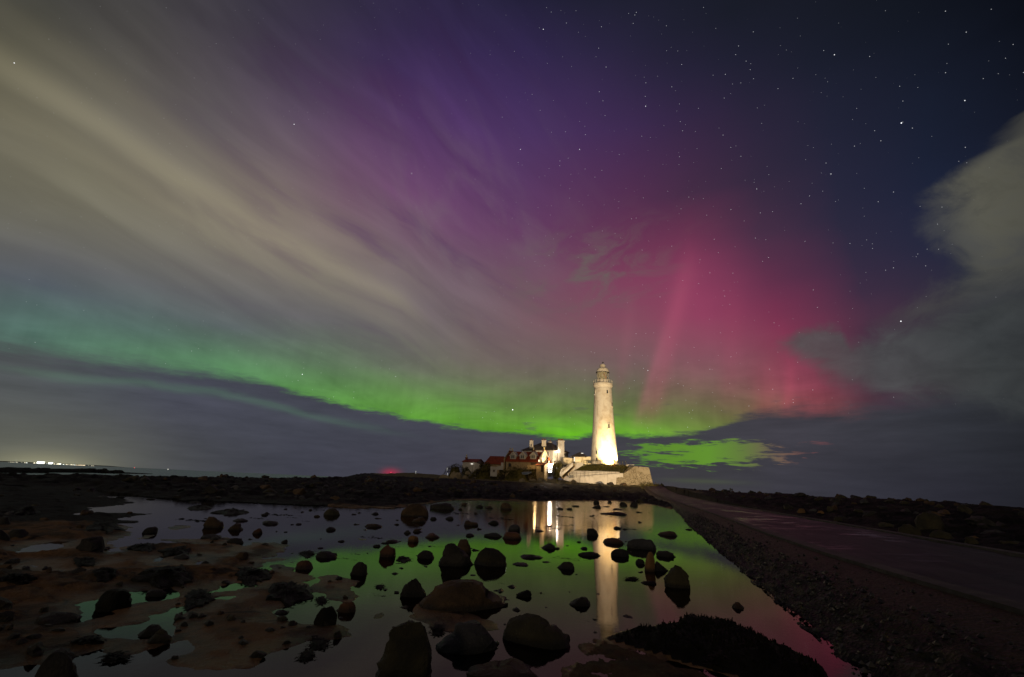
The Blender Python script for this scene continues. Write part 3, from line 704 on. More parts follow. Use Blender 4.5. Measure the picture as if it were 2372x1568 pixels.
    tag(obj('bank', v, f, material('mussel_covered_rubble', fb), smooth_=True), kind='structure')
    # loose pebbles, mussels and broken shell on the bank
    mb = MB(); pv = []
    ico = [(0, 0, 1), (.9, 0, .1), (.3, .85, 0), (-.7, .5, .1), (-.7, -.5, 0), (.3, -.85, .1), (0, 0, -.6)]
    fi = [(0, 1, 2), (0, 2, 3), (0, 3, 4), (0, 4, 5), (0, 5, 1), (6, 2, 1), (6, 3, 2), (6, 4, 3), (6, 5, 4), (6, 1, 5)]
    for k in range(4200):
        y = 2 + 26 * rng.random() ** 1.8; t = 0.98 - 0.62 * rng.random() ** .8 - (.25 if rng.random() < .12 else 0)
        xr = at(ROADL[:, 0], y); zr = at(ROADZ, y) - .02; xw = float(np.interp(y, WATL[:, 1], WATL[:, 0])) - .25
        x_ = xr + (xw - xr) * t; zz = bankz(t, zr) + .05
        s_ = 0.009 + 0.045 * rng.random() ** 4; a = rng.random() * 6.28; q = .6 + rng.random() * .6
        mb.add([(x_ + s_ * (math.cos(a) * px - math.sin(a) * py * q), y + s_ * (math.sin(a) * px + math.cos(a) * py * q), zz + s_ * pz * .8) for px, py, pz in ico], fi)
    def fp(nt, out):
        vo = nt.nodes.new('ShaderNodeTexVoronoi'); put(vo.inputs['Vector'], pos()); vo.inputs['Scale'].default_value = 14
        cs = nt.nodes.new('ShaderNodeSeparateColor'); nt.links.new(vo.outputs['Color'], cs.inputs[0])
        c = mix(smooth(X(cs.outputs[0]), .3, .8), (0.006, 0.006, 0.006), (0.028, 0.025, 0.018))
        c = mix(smooth(X(cs.outputs[1]), .95, .97), c, (0.13, 0.125, 0.10)); bsdf(nt, out, c, .5, None, .4)
    tag(mb.build('shingle', material('mussels_and_shell', fp)), kind='stuff')
build_causeway()

# ------------------------------------------------------------------ rocks standing in and round the pool
GRP = {'A': (864.5, 1136.2, 5.488), 'B': (1265.9, 1136.2, 5.488), 'C': (1265.9, 1235, 4.711), 'D': (802.8, 1235, 4.711),
       'E': (432.3, 1111.5, 5.054), 'F': (432.3, 1309.1, 5.054), 'G': (0, 1099.2, 5.054), 'H': (0, 1309.1, 5.054), 'Y': (1852.5, 1123.9, 4.573), 'V': (0, 0, 1)}
def rock(g, rows, col='dark', label=None, dep=0.85, name='rock', cat='rock', group=None, box=2.8, rgh=1.0, base=None, spikes=0):
    gx, gy, gs = GRP[g]; rows = [(gy + r[0] / gs, gx + r[1] / gs, gx + r[2] / gs) for r in rows]
    yb, xl, xr = rows[-1]; xc = (xl + xr) / 2
    fr = hit(xc, yb) if base is None else G(xc, yb, base)
    d = np.array([fr[0], fr[1]]); D0 = np.linalg.norm(d); d /= D0
    wmax = max(r[2] - r[1] for r in rows); rr = ray(xc, yb); hz = math.hypot(rr[0], rr[1])
    half = wmax / 2 * D0 / hz; depth = half * dep
    C = np.array([fr[0], fr[1]]) + d * depth * 0.8; zb = fr[2]
    def onplane(x, y):
        r = ray(x, y); t = (C @ d) / (r[0] * d[0] + r[1] * d[1]); return np.array([r[0] * t, r[1] * t, EYE + r[2] * t])
    L = [onplane(r[1], r[0]) for r in rows]; Rr = [onplane(r[2], r[0]) for r in rows]
    lv = [((a + b) / 2, (b - a) / 2) for a, b in zip(L, Rr)]
    # the foot: straight down to the bed
    c0, h0 = lv[-1]; c0 = c0.copy(); c0[2] = zb - 0.02; lv[-1] = (c0, h0)
    foot = c0.copy(); foot[2] = zb - 0.05 - min(0.25, half * .35); lv.append((foot, h0 * 0.97))
    big = half * FPX / D0 > 25; sub = 3 if big else 2; nseg = 26 if big else 17
    rings = []
    for i in range(len(lv) - 1):
        for k in range(sub):
            t = k / sub; rings.append((lv[i][0] * (1 - t) + lv[i + 1][0] * t, lv[i][1] * (1 - t) + lv[i + 1][1] * t))
    rings.append(lv[-1])
    cc, hh = rings[0]; caps = [(cc + np.array([0, 0, np.linalg.norm(hh) * .06]), hh * .02), (cc + np.array([0, 0, np.linalg.norm(hh) * .05]), hh * .6)]
    cut = [(Vector((random.uniform(-.7, .7), random.choice((-1, -1, 1)) * random.uniform(.5, 1), random.uniform(-.1, .75))).normalized(), random.uniform(.50, .82)) for _ in range(10)] + [(Vector((sx_, random.uniform(-.4, .3), random.uniform(.2, .8))).normalized(), random.uniform(.86, 1.0)) for sx_ in (-1, 1, -.6, .6)]
    hgt = max(.02, rings[0][0][2] - zb); dirh = np.array([d[1], -d[0], 0])
    rings = caps + rings
    seed = random.uniform(0, 100); v = []
    for c, h in rings:
        hw = np.linalg.norm(h); dd = depth * (0.35 + 0.65 * min(1, hw / (half + 1e-9)))
        if hw < half * .03: dd = hw
        if hw < half * .3: dd = min(dd, hw * 1.1)
        for k in range(nseg):
            th = 2 * PI * k / nseg; ct, st = math.cos(th), math.sin(th)
            e = 2 / box + .12 * math.sin(seed * 7 + k); cx = math.copysign(abs(ct) ** e, ct); sy = math.copysign(abs(st) ** e, st)
            p = c + h * cx + np.array([d[0], d[1], 0]) * dd * sy
            q = Vector(p) / (half + .02) * 1.4 + Vector((seed, 0, 0))
            dn = mn.fractal(q, 0.7, 2.0, 5) * 0.12 + abs(mn.noise(q * 2.1)) * .18 - .05 + mn.fractal(q * 6, 0.5, 2.0, 4) * 0.035 - (.07 if abs(mn.noise(q * Vector((1.1, 1.1, 2.6)) + Vector((0, 40, 0)))) < .035 else 0)
            n_ = p - c; ln = np.linalg.norm(n_) + 1e-6
            p = p + n_ / ln * dn * half * rgh; p[2] += dn * half * .45 * rgh
            rel = p[:2] - C; loc = Vector((float(rel @ dirh[:2]) / half, float(rel[0] * d[0] + rel[1] * d[1]) / (depth + 1e-6), (p[2] - zb) / hgt - .15))
            for cn, cdist in cut:
                ex = loc.dot(cn) - cdist
                if ex > 0:
                    ex *= .72; loc -= cn * ex
                    p = p - (dirh * cn.x * half + np.array([d[0], d[1], 0]) * cn.y * depth) * ex; p[2] -= cn.z * ex * hgt
            v.append(p)
    nr_ = len(rings); f = [(i * nseg + k, (i + 1) * nseg + k, (i + 1) * nseg + (k + 1) % nseg, i * nseg + (k + 1) % nseg) for i in range(nr_ - 1) for k in range(nseg)]
    f = [q[::-1] for q in f]; f.append(tuple(range(nseg)))
    if spikes:                               # barnacle and weed tufts breaking the outline
        nv = len(v)
        for _ in range(spikes):
            i = random.randrange(nseg * 2, nv - nseg * 2); p = np.array(v[i]); c = rings[i // nseg][0]; o_ = p - c; o_[2] += half * .25; o_ /= np.linalg.norm(o_) + 1e-6
            s_ = half * random.uniform(.02, .05); b = len(v)
            t1 = np.array([-o_[1], o_[0], 0]); t1 /= np.linalg.norm(t1) + 1e-6
            v += [p - t1 * s_, p + t1 * s_, p + np.array([0, 0, -s_]) + np.cross(o_, t1) * s_, p + o_ * s_ * 1.5]; f += [(b, b + 1, b + 3), (b + 1, b + 2, b + 3), (b + 2, b, b + 3)]
    c0 = np.array([C[0], C[1], zb])
    o = obj(name, [p - c0 for p in v], f, MT[col]); o.location = c0
    tag(o, label, cat, group); return o

# a small group at each depth; labels say where each one stands
R_ = [
 # far centre (A)
 ('A', [(178, 440, 600), (215, 370, 690), (330, 345, 700)], 'brown', 'broad brown boulder with squared shoulders at the far shore of the pool'),
 ('A', [(345, 570, 660), (370, 520, 670), (405, 455, 670)], 'brown', 'wedge-shaped brown stone in front of the broad far-shore boulder'),
 ('A', [(152, 925, 962), (180, 730, 975), (240, 700, 1040)], 'dark', 'dark jagged ledge running right from the broad brown far-shore boulder'),
 ('A', [(337, 730, 790), (368, 715, 812)], 'dark', 'rounded dark stone right of the wedge-shaped brown stone'),
 ('A', [(328, 960, 1010), (345, 925, 1020), (365, 905, 1025)], 'grey', 'pointed grey stone leaning left, left of the two-step brown block'),
 ('A', [(368, 1160, 1200), (395, 1150, 1240), (410, 1145, 1330), (448, 1145, 1335)], 'brown', 'brown two-step block with a knob on its left end, mid pool'),
 ('A', [(385, 1490, 1560), (405, 1460, 1590), (425, 1450, 1600)], 'dark', 'dark domed stone above the paired grey block and brown boulder'),
 ('A', [(437, 1715, 1850), (470, 1708, 1868), (515, 1712, 1868)], 'grey', 'squarish grey block standing behind the trapezoid brown boulder'),
 ('A', [(530, 1690, 1850), (560, 1670, 1870), (618, 1620, 1890)], 'rust', 'trapezoid rusty boulder directly under the squarish grey block'),
 ('A', [(537, 1500, 1620), (550, 1400, 1632), (590, 1398, 1635)], 'grey', 'flat grey slab touching the left foot of the rusty trapezoid boulder'),
 ('A', [(547, 1190, 1250), (562, 1175, 1275), (580, 1172, 1285)], 'dark', 'small dark oval stone left of the flat grey slab'),
 ('A', [(542, 700, 770), (565, 670, 810), (605, 635, 862)], 'rust', 'rust-brown pointed stone right of the orange one'),
 ('A', [(575, 445, 520), (600, 433, 570), (655, 428, 582)], 'ochre', 'bright orange-brown stone, the most orange in the pool'),
 ('A', [(503, 410, 450), (530, 388, 475), (545, 386, 478)], 'grey', 'small grey stone just behind the bright orange one'),
 ('A', [(490, 530, 580), (510, 505, 600), (530, 495, 640)], 'brown', 'small brown stone with a low tail, behind the rust-brown pointed one'),
 ('A', [(628, 190, 310), (640, 165, 325), (660, 158, 328)], 'brown', 'low brown lens-shaped stone left of the bright orange one'),
 ('A', [(687, 150, 200), (710, 110, 215), (735, 90, 275), (790, 72, 285), (850, 72, 290)], 'rust', 'tall rust-brown rock with black weed at its right foot, left half of the green reflection'),
 ('A', [(760, 600, 745), (780, 562, 765), (830, 545, 767), (868, 575, 768)], 'dark', 'round-shouldered dark stone between the tall rust-brown rock and the grey peak'),
 ('A', [(625, 1080, 1180), (660, 1050, 1210), (720, 1045, 1238), (800, 1050, 1238)], 'brown', 'brown rock peeping out between the grey peak and the big block'),
 ('A', [(655, 925, 1000), (690, 915, 1030), (740, 900, 1090), (800, 880, 1190), (880, 850, 1255), (965, 820, 1300)], 'dark', 'large dark grey peaked rock, highest in the middle of the pool'),
 ('A', [(740, 1270, 1600), (760, 1243, 1640), (800, 1240, 1675), (880, 1245, 1692), (965, 1255, 1702)], 'olive', 'large flat-topped olive-brown block touching the dark grey peaked rock'),
 ('A', [(810, 1890, 1990), (835, 1857, 2110), (866, 1850, 2190)], 'dark', 'long dark wedge stone right of the flat-topped block'),
 ('A', [(914, 1810, 1900), (935, 1775, 1960), (958, 1765, 2030)], 'dark', 'low dark stone just in front of the long dark wedge'),
 ('A', [(672, 2230, 2260), (700, 2170, 2295), (742, 2080, 2330)], 'dark', 'dark diamond-shaped stone left of the lighthouse reflection'),
 ('A', [(900, 2150, 2210), (918, 2125, 2275)], 'dark', 'thin dark sliver of rock right of the long dark wedge'),
 ('A', [(502, 2060, 2150), (520, 2028, 2172)], 'dark', 'flat dark stone under the orange reflections of the cottage lights'),
 ('A', [(183, 1320, 1380), (200, 1300, 1392), (218, 1295, 1395)], 'dark', 'dark round stone at the far shore below the leftmost cottage'),
 ('A', [(198, 1440, 1490), (228, 1405, 1530)], 'brown', 'brown domed stone right of the far-shore dark round stone'),
 ('A', [(150, 1640, 1700), (185, 1612, 1750), (238, 1612, 1765)], 'brown', 'upright brown boulder at the far shore below the red-roofed cottages'),
 ('A', [(160, 1118, 1185), (190, 1115, 1190)], 'brown', 'small brown stone at the far shore left of the dark round one'),
 ('A', [(224, 1095, 1120), (247, 1068, 1150)], 'brown', 'small pointed brown stone just off the jagged ledge'),
 ('A', [(276, 1280, 1310), (296, 1276, 1338)], 'brown', 'tiny brown stone with a tail left of the upright brown boulder'),
 ('A', [(276, 0, 55), (300, -10, 70)], 'dark', 'dark little stone left of the broad brown far-shore boulder'),
 # right pool (B)
 ('B', [(270, 790, 860), (285, 700, 980), (306, 605, 1027)], 'dark', 'long flat weed-edged rock lying across the lighthouse reflection near the far shore', 'w'),
 ('B', [(485, 515, 600), (510, 500, 640), (572, 496, 668)], 'dark', 'dark rock on the left edge of the bright lighthouse reflection'),
 ('B', [(613, 745, 920), (630, 728, 960), (680, 718, 987)], 'rust', 'brown boat-shaped rock across the lighthouse reflection'),
 ('B', [(742, 840, 1000), (765, 815, 1045), (842, 808, 1050)], 'dark', 'square dark rock just below the brown boat-shaped one'),
 ('B', [(613, 1100, 1230), (640, 1035, 1330), (690, 1016, 1365), (748, 1018, 1392)], 'grey', 'big dark grey rounded rock right of the lighthouse reflection'),
 ('B', [(767, 1395, 1540), (800, 1385, 1600), (848, 1383, 1640)], 'dark', 'low dark rock behind the upright brown stone'),
 ('B', [(517, 1530, 1620), (532, 1440, 1650), (575, 1368, 1667)], 'brown', 'brown pointed rock nearest the causeway, alone in open water'),
 ('B', [(885, 1370, 1385), (920, 1370, 1430), (960, 1365, 1490), (1024, 1360, 1555)], 'dark', 'dark sloping rock leaning against the upright brown stone on the right'),
 ('B', [(868, 1150, 1240), (890, 1130, 1240), (935, 1125, 1245)], 'dark', 'dark stub left of the upright brown stone', 'w'),
 ('B', [(782, 1290, 1360), (810, 1258, 1372), (870, 1240, 1380), (960, 1236, 1380), (1030, 1236, 1385)], 'ochre', 'upright ochre-brown stone like a post, right half of the pool'),
 ('C', [(345, 1410, 1465), (370, 1390, 1490), (410, 1340, 1530), (455, 1300, 1555), (520, 1285, 1560), (600, 1275, 1575)], 'olive', 'tall rugged barnacled rock with pale patch, right of the upright stone', 'w'),
 ('C', [(310, 180, 250), (335, 140, 290), (365, 122, 305), (395, 118, 312)], 'dark', 'rounded dark rock left of the lighthouse reflection'),
 ('C', [(705, 360, 400), (720, 320, 450), (760, 260, 470), (802, 205, 472)], 'dark', 'spiky weed-covered rock left of the tip of the lighthouse reflection', 'w'),
 ('C', [(202, 375, 480), (225, 340, 560), (256, 335, 595)], 'dark', 'low dark wedge touching the left edge of the lighthouse reflection'),
 ('C', [(752, 2050, 2100), (780, 2015, 2120), (825, 2010, 2165)], 'rust', 'small reddish rock alone in the water beside the causeway'),
 ('C', [(85, 330, 365), (100, 320, 380)], 'dark', 'tiny dark stone in the green reflection left of the lighthouse'),
 ('C', [(152, 390, 440), (175, 345, 450)], 'dark', 'small dark weedy stone in the green reflection near the bright column', 'w'),
 ('C', [(520, 1050, 1180), (560, 985, 1205)], 'weed', 'black weed-covered stone at the foot of the upright brown stone', 'w'),
 ('B', [(185, 325, 412), (204, 322, 416)], 'dark', 'squared stone at the far shore between the two bright reflections'),
 ('B', [(215, 135, 200), (240, 126, 215)], 'dark', 'rounded stone at the far shore under the white lamp reflection'),
 ('B', [(220, 270, 320), (240, 240, 330)], 'dark', 'flat stone at the far shore just right of the white reflection'),
 ('B', [(183, 640, 685), (205, 600, 690), (222, 565, 690)], 'dark', 'dark stone at the far end of the lighthouse reflection, left edge'),
 ('B', [(222, 845, 905), (245, 835, 990)], 'dark', 'dark wedge at the far end of the lighthouse reflection, right edge'),
 ('B', [(196, 710, 810), (208, 706, 815)], 'dark', 'thin flat stone inside the far end of the lighthouse reflection'),
 ('B', [(458, 848, 935), (486, 845, 942)], 'dark', 'small square stone on the right edge of the lighthouse reflection'),
 ('B', [(125, 595, 670), (170, 592, 672)], 'dark', 'blocky boulder at the far shore left of the lighthouse reflection'),
 ('B', [(128, 775, 822), (162, 768, 828)], 'dark', 'blocky boulder at the far shore in the middle of the lighthouse reflection'),
 ('B', [(150, 925, 1015), (195, 918, 1025)], 'dark', 'blocky boulder at the far shore right of the lighthouse reflection'),
 ('B', [(146, 1075, 1150), (200, 1050, 1162)], 'dark', 'rounded boulder at the far shore beside the last little pool'),
 ('B', [(268, 1135, 1205), (278, 1125, 1215)], 'dark', 'thin flat stone alone right of the long weed-edged rock', 'w'),
 ('B', [(485, 1770, 1860), (500, 1752, 1860)], 'dark', 'small dark stone against the foot of the causeway bank'),
 # near centre (D)
 ('D', [(495, 730, 755), (530, 665, 800), (570, 625, 835), (640, 598, 860), (700, 590, 870)], 'dark', 'black angular rock left of the wide brown slab', 'w'),
 ('D', [(512, 1040, 1500), (560, 960, 1545), (640, 870, 1590), (700, 810, 1670), (770, 750, 1750), (860, 742, 1798)], 'brown', 'widest brown slab in the foreground, sloping down to the right'),
 ('D', [(905, 1960, 2080), (930, 1850, 2190), (965, 1770, 2260), (1020, 1705, 2340), (1110, 1678, 2420), (1260, 1700, 2435)], 'olive', 'big smooth rounded boulder at the bottom, right of the black rock'),
 ('D', [(1010, 1240, 1480), (1050, 1180, 1570), (1110, 1130, 1600), (1200, 1000, 1610), (1330, 940, 1640)], 'grey', 'black-grey rock between the two big foreground boulders'),
 ('D', [(975, 620, 840), (1010, 520, 915), (1100, 475, 930), (1250, 420, 935), (1420, 330, 935), (1640, 290, 935)], 'olive', 'tall olive-brown boulder cut by the bottom edge, left of centre'),
 ('D', [(1455, 1480, 1800), (1500, 1330, 2000), (1600, 1200, 2180), (1700, 1150, 2250)], 'brown', 'low brown rock cut by the bottom edge below the rounded boulder'),
 ('D', [(570, 1780, 1820), (598, 1722, 1862)], 'dark', 'small dark stone above the rounded boulder'),
 ('D', [(620, 1960, 2045), (660, 1850, 2050), (700, 1845, 1990)], 'weed', 'black weed-covered stone above right of the rounded boulder', 'w'),
 ('D', [(632, 520, 570), (655, 505, 578)], 'dark', 'little dark stone left of the black angular rock'),
 ('D', [(424, 490, 530), (448, 484, 580)], 'dark', 'little dark stone left of the flat-topped block'),
 # left pool (E)
 ('E', [(435, 255, 320), (460, 225, 370), (500, 205, 425), (565, 196, 440)], 'brown', 'large brown conical rock at the left of the pool'),
 ('E', [(452, 575, 680), (485, 515, 738)], 'dark', 'dark flat stone behind the brown pointed rock pair'),
 ('E', [(512, 565, 620), (550, 500, 640), (592, 460, 665)], 'brown', 'brown pointed rock right of the large conical rock'),
 ('E', [(568, 840, 860), (595, 785, 880), (633, 752, 886)], 'rust', 'tilted rust-coloured wedge rock in the left pool'),
 ('E', [(480, 935, 1060), (500, 900, 1075), (520, 880, 1086)], 'dark', 'dark lens-shaped rock in the middle of the left pool'),
 ('E', [(507, 1285, 1345), (525, 1270, 1360)], 'dark', 'small dark oval stone right of the lens-shaped rock'),
 ('E', [(516, 1215, 1255), (526, 1208, 1262)], 'dark', 'tiny stone joined to the small dark oval one'),
 ('E', [(603, 1140, 1178), (614, 1131, 1185)], 'dark', 'tiny dark stone alone below the small dark oval one'),
 ('E', [(695, 1160, 1180), (715, 1120, 1184), (738, 1090, 1185)], 'dark', 'small black fin-shaped stone'),
 ('E', [(337, 1660, 1730), (360, 1612, 1775), (415, 1598, 1792)], 'olive', 'yellowish lichen-spotted rock near the far shore of the left pool'),
 ('E', [(552, 1660, 1720), (570, 1630, 1745), (592, 1615, 1757)], 'dark', 'dark domed rock below the yellowish lichen-spotted rock'),
 ('E', [(514, 2100, 2250), (530, 2078, 2280), (555, 2075, 2287)], 'brown', 'oblong brown rock in the open middle of the pool'),
 ('E', [(383, 2190, 2245), (405, 2140, 2250)], 'dark', 'small dark stone near the far shore, above the oblong brown rock'),
 ('E', [(442, 2205, 2240), (455, 2198, 2300)], 'dark', 'flat dark stone just above the oblong brown rock'),
 ('E', [(394, 880, 950), (418, 863, 967)], 'dark', 'small dark stone with a trail of weed on its right', 'w'),
 ('E', [(705, 1775, 1840), (726, 1762, 1855)], 'dark', 'small dark stone below right of the dark domed rock'),
 ('E', [(835, 1560, 1690), (860, 1515, 1740), (915, 1498, 1760)], 'dark', 'large dark rounded rock at the left start of the green reflection', 'w'),
 ('E', [(942, 1325, 1440), (970, 1290, 1462), (1050, 1252, 1482)], 'rust', 'big rust-red rock on the shelf edge beside the green reflection'),
 ('E', [(955, 1965, 2060), (985, 1932, 2103), (1060, 1915, 2108), (1120, 1912, 2125)], 'dark', 'tall dark rock with weed skirts in the green reflection', 'w'),
 ('E', [(687, 510, 635), (715, 470, 655), (745, 462, 665)], 'dark', 'dark rock at the edge of the shelf below the pointed pair'),
 ('E', [(642, 215, 320), (660, 180, 400), (690, 165, 425)], 'dark', 'low dark rock on the shelf below the conical rock'),
 ('E', [(342, 1432, 1462), (358, 1424, 1475)], 'dark', 'tiny dark stone left of the yellowish lichen-spotted rock'),
 ('E', [(842, 605, 715), (880, 565, 725), (935, 545, 722)], 'brown', 'brown boulder on the left shelf near the water pocket'),
 ('E', [(757, 2185, 2260), (785, 2175, 2270)], 'dark', 'small dark stone above the green reflection, left of the tall rust-brown rock'),
 # near left (F)
 ('F', [(495, 1565, 1735), (540, 1522, 1760), (620, 1495, 1766), (715, 1478, 1742)], 'weed', 'spiky black weed-coated boulder in the lower left pool', 'w'),
 ('F', [(428, 1795, 1945), (460, 1770, 1978), (560, 1766, 1982)], 'rust', 'brown boulder touching the spiky weed-coated one'),
 ('F', [(520, 1095, 1140), (545, 1035, 1200), (575, 1012, 1205)], 'dark', 'dark pointed stone alone in the lower left water pocket'),
 # far left (G)
 ('G', [(615, 1725, 1840), (640, 1685, 1850), (690, 1655, 1845)], 'dark', 'dark block standing in the left channel'),
 ('G', [(840, 1235, 1290), (865, 1215, 1318)], 'dark', 'small dark stone at the inner end of the left channel'),
 ('G', [(282, 1715, 1815), (295, 1692, 1828)], 'weed', 'small weedy hump in the upper left channel', 'w'),
 ('G', [(260, 1370, 1450), (275, 1340, 1462)], 'weed', 'weedy hump at the head of the left channel', 'w'),
 ('G', [(705, 1190, 1250), (750, 940, 1245), (850, 880, 1220), (895, 870, 1205)], 'dark', 'large dark slab at the mouth of the left channel'),
 ('G', [(640, 110, 290), (680, 90, 340), (740, 100, 320)], 'dark', 'round black boulder near the left edge of the shelf'),
 ('G', [(497, -20, 90), (560, -40, 120), (590, -40, 110)], 'dark', 'black boulder cut by the left edge'),
 ('G', [(640, -60, 20), (720, -60, 110), (765, -60, 125)], 'dark', 'dark boulder at the left edge below the black one'),
 # bottom left (H)
 ('H', [(287, 1755, 1900), (310, 1712, 1955), (375, 1690, 1942)], 'dark', 'smooth dark stone in the lower left water pocket'),
 ('H', [(285, 1240, 1500), (340, 1190, 1560), (430, 1135, 1552), (545, 1100, 1500)], 'weed', 'black weedy boulder between two lower left water pockets', 'w'),
 ('H', [(702, 1765, 1860), (740, 1705, 1922), (840, 1580, 1930)], 'dark', 'dark pointed boulder in the lower left pool'),
 ('H', [(562, 620, 900), (600, 450, 955), (700, 375, 900)], 'dark', 'long dark boulder on the lower left shelf'),
 ('H', [(1010, 560, 760), (1080, 470, 830), (1200, 400, 870), (1400, 330, 930), (1600, 300, 960)], 'dark', 'black boulder cut by the bottom edge at lower left'),
]
for g, rows, col, label, *w in R_:
    rock(g, rows, col, label, group='rocks standing in the tidal pool' if g not in ('H',) else 'rocks on the left shelf', spikes=90 if w else 0)
# boulders across the causeway
Y_ = [
 ([(288, 1290, 1400), (320, 1230, 1490), (370, 1200, 1520), (470, 1210, 1525)], 'olive', 'biggest rounded boulder beyond the causeway'),
 ([(412, 1080, 1160), (450, 1045, 1230), (530, 1035, 1290)], 'olive', 'long low boulder beside the far kerb, left of the biggest'),
 ([(392, 840, 900), (420, 828, 1000), (440, 830, 1000)], 'olive', 'flat boulder at the far kerb, left of the long low one'),
 ([(475, 1400, 1500), (510, 1370, 1600), (560, 1370, 1635)], 'olive', 'flat boulder in front of the biggest rounded boulder'),
 ([(545, 1760, 1830), (580, 1740, 1880), (630, 1735, 1905)], 'olive', 'rounded boulder at the far kerb near the right edge'),
 ([(333, 370, 430), (360, 352, 450), (398, 350, 455)], 'olive', 'small round boulder at the far kerb by the puddle'),
 ([(247, -10, 35), (270, -30, 55), (295, -32, 62)], 'ochre', 'larger of two tan boulders beyond the causeway'),
 ([(270, 190, 235), (295, 185, 255)], 'ochre', 'smaller of two tan boulders beyond the causeway'),
 ([(218, 290, 335), (245, 280, 352), (280, 280, 356)], 'olive', 'upright boulder above the smaller tan one'),
 ([(252, 570, 650), (290, 552, 690)], 'olive', 'flat pale-edged boulder in the middle of the right foreshore'),
]
for rows, col, label in Y_:
    rock('Y', rows, col, label, name='boulder', cat='boulder', group='large boulders beyond the causeway')
for rows, lab in (([(130, 610, 680), (145, 595, 700), (168, 588, 708)], 'tall domed boulder breaking the right skyline'), ([(144, 785, 830), (158, 755, 852), (176, 748, 860)], 'dark humped boulder on the skyline, middle of three'), ([(153, 875, 965), (175, 868, 982)], 'flat boulder on the skyline, rightmost of three')):
    rock('Y', rows, 'dark', lab, name='boulder', cat='boulder', group='boulders on the right skyline', base=EYE - 0.25)

# many look-alike boulders strewn over the outer foreshore: six shapes, copied one by one
def boulder_mesh(i, n=3):
    bm = bmesh.new(); bmesh.ops.create_icosphere(bm, subdivisions=n, radius=1)
    for v in bm.verts:
        p = v.co.copy(); q = p * 1.1 + Vector((i * 9.7, 0, 0))
        f = 1 + mn.fractal(q, .9, 2, 4) * .38
        v.co = Vector((p.x * f, p.y * f * (.65 + .1 * (i % 3)), max(p.z, -.5) * f * (.42 + .12 * (i % 4))))
        for k in range(5):                   # cleaved faces
            r = random.Random(i * 31 + k); nrm = Vector((r.uniform(-1, 1), r.uniform(-1, 1), r.uniform(-.2, 1))).normalized(); dd = v.co.dot(nrm) - .62 * r.uniform(.7, 1.1)
            if dd > 0: v.co -= nrm * dd * .85
    me = bpy.data.meshes.new('boulder'); bm.to_mesh(me); bm.free(); return me
bms = [boulder_mesh(i) for i in range(8)]
for i, me in enumerate(bms): me.materials.append(MT[('dark', 'olive', 'dark', 'brown', 'grey', 'dark', 'olive', 'brown')[i]])
def strew(n, fx, fy, size, label, group, seed):
    r = random.Random(seed); k = 0
    while k < n:
        a = math.radians(r.uniform(*fx)); R = r.uniform(*fy) if not callable(fy) else fy(math.degrees(a), r)
        x, y = R * math.sin(a), R * math.cos(a)
        rl = float(np.interp(y, ROADL[:, 1], ROADL[:, 0]))
        if x > rl - 1.8 and x < rl + 6.3: continue
        z = terr1(x, y)
        if z < -.15: continue
        o = bpy.data.objects.new('boulder', bms[r.randrange(8)]); COL.objects.link(o)
        s_ = size * r.uniform(.5, 1.5) * (0.6 + R / 90); o.location = (x, y, z + s_ * .08); o.scale = (s_, s_ * r.uniform(.7, 1.1), s_ * r.uniform(.7, 1.1)); o.rotation_euler = (r.uniform(-.2, .2), r.uniform(-.2, .2), r.uniform(0, 6.28))
        tag(o, label, 'boulder', group); k += 1
strew(130, (15, 52), lambda a, r: r.uniform(13, 70) if a > 30 else r.uniform(30, 110), 0.34, 'dark weedy boulder strewn over the foreshore right of the causeway', 'strewn boulders right of the causeway', 3)
strew(190, (-38, 14), lambda a, r: float(np.interp(a, R0A, R0R)) + r.uniform(1, 95) ** 1.0 , 0.34, 'dark boulder on the foreshore between the pool and the island', 'strewn boulders between pool and island', 5)
strew(34, (-56, -30), lambda a, r: r.uniform(20, 42), 0.20, 'dark boulder on the outer ledge at far left', 'strewn boulders on the outer left ledge', 8)

r = random.Random(21); k = 0
while k < 90:
    px_, py_ = r.uniform(-40, 820), r.uniform(1190, 1568)
    q = G(px_, py_)
    z = terr1(q[0], q[1])
    if z < .004 or z > .4: continue
    s_ = r.uniform(.018, .055) * (1 + np.hypot(q[0], q[1]) / 14) * (1.7 if r.random() < .15 else 1)
    o = bpy.data.objects.new('stone', bms[r.randrange(8)]); COL.objects.link(o); o.location = (q[0], q[1], z + s_ * .1)
    o.scale = (s_, s_ * r.uniform(.6, 1.1), s_ * r.uniform(.6, 1.2)); o.rotation_euler = (r.uniform(-.3, .3), r.uniform(-.3, .3), r.uniform(0, 6.28))
    tag(o, 'small loose stone lying on the brown rock shelf', 'stone', 'loose stones on the left shelf'); k += 1

r = random.Random(33); k = 0
while k < 110:
    px_, py_ = r.uniform(560, 1500), 1166 + 330 * r.random() ** 1.5
    q = G(px_, py_)
    if terr1(q[0], q[1]) > -.03 or q[0] > np.interp(q[1], WATL[:, 1], WATL[:, 0]) - .3: continue
    s_ = r.uniform(.012, .042) * (1 + np.hypot(q[0], q[1]) / 10)
    o = bpy.data.objects.new('stone', bms[r.randrange(8)]); COL.objects.link(o); o.location = (q[0], q[1], -s_ * .12)
    o.scale = (s_ * 1.3, s_, s_ * r.uniform(.5, .9)); o.rotation_euler = (r.uniform(-.2, .2), r.uniform(-.2, .2), r.uniform(0, 6.28))
    tag(o, 'small dark stone just breaking the surface of the pool', 'stone', 'small stones awash in the pool'); k += 1

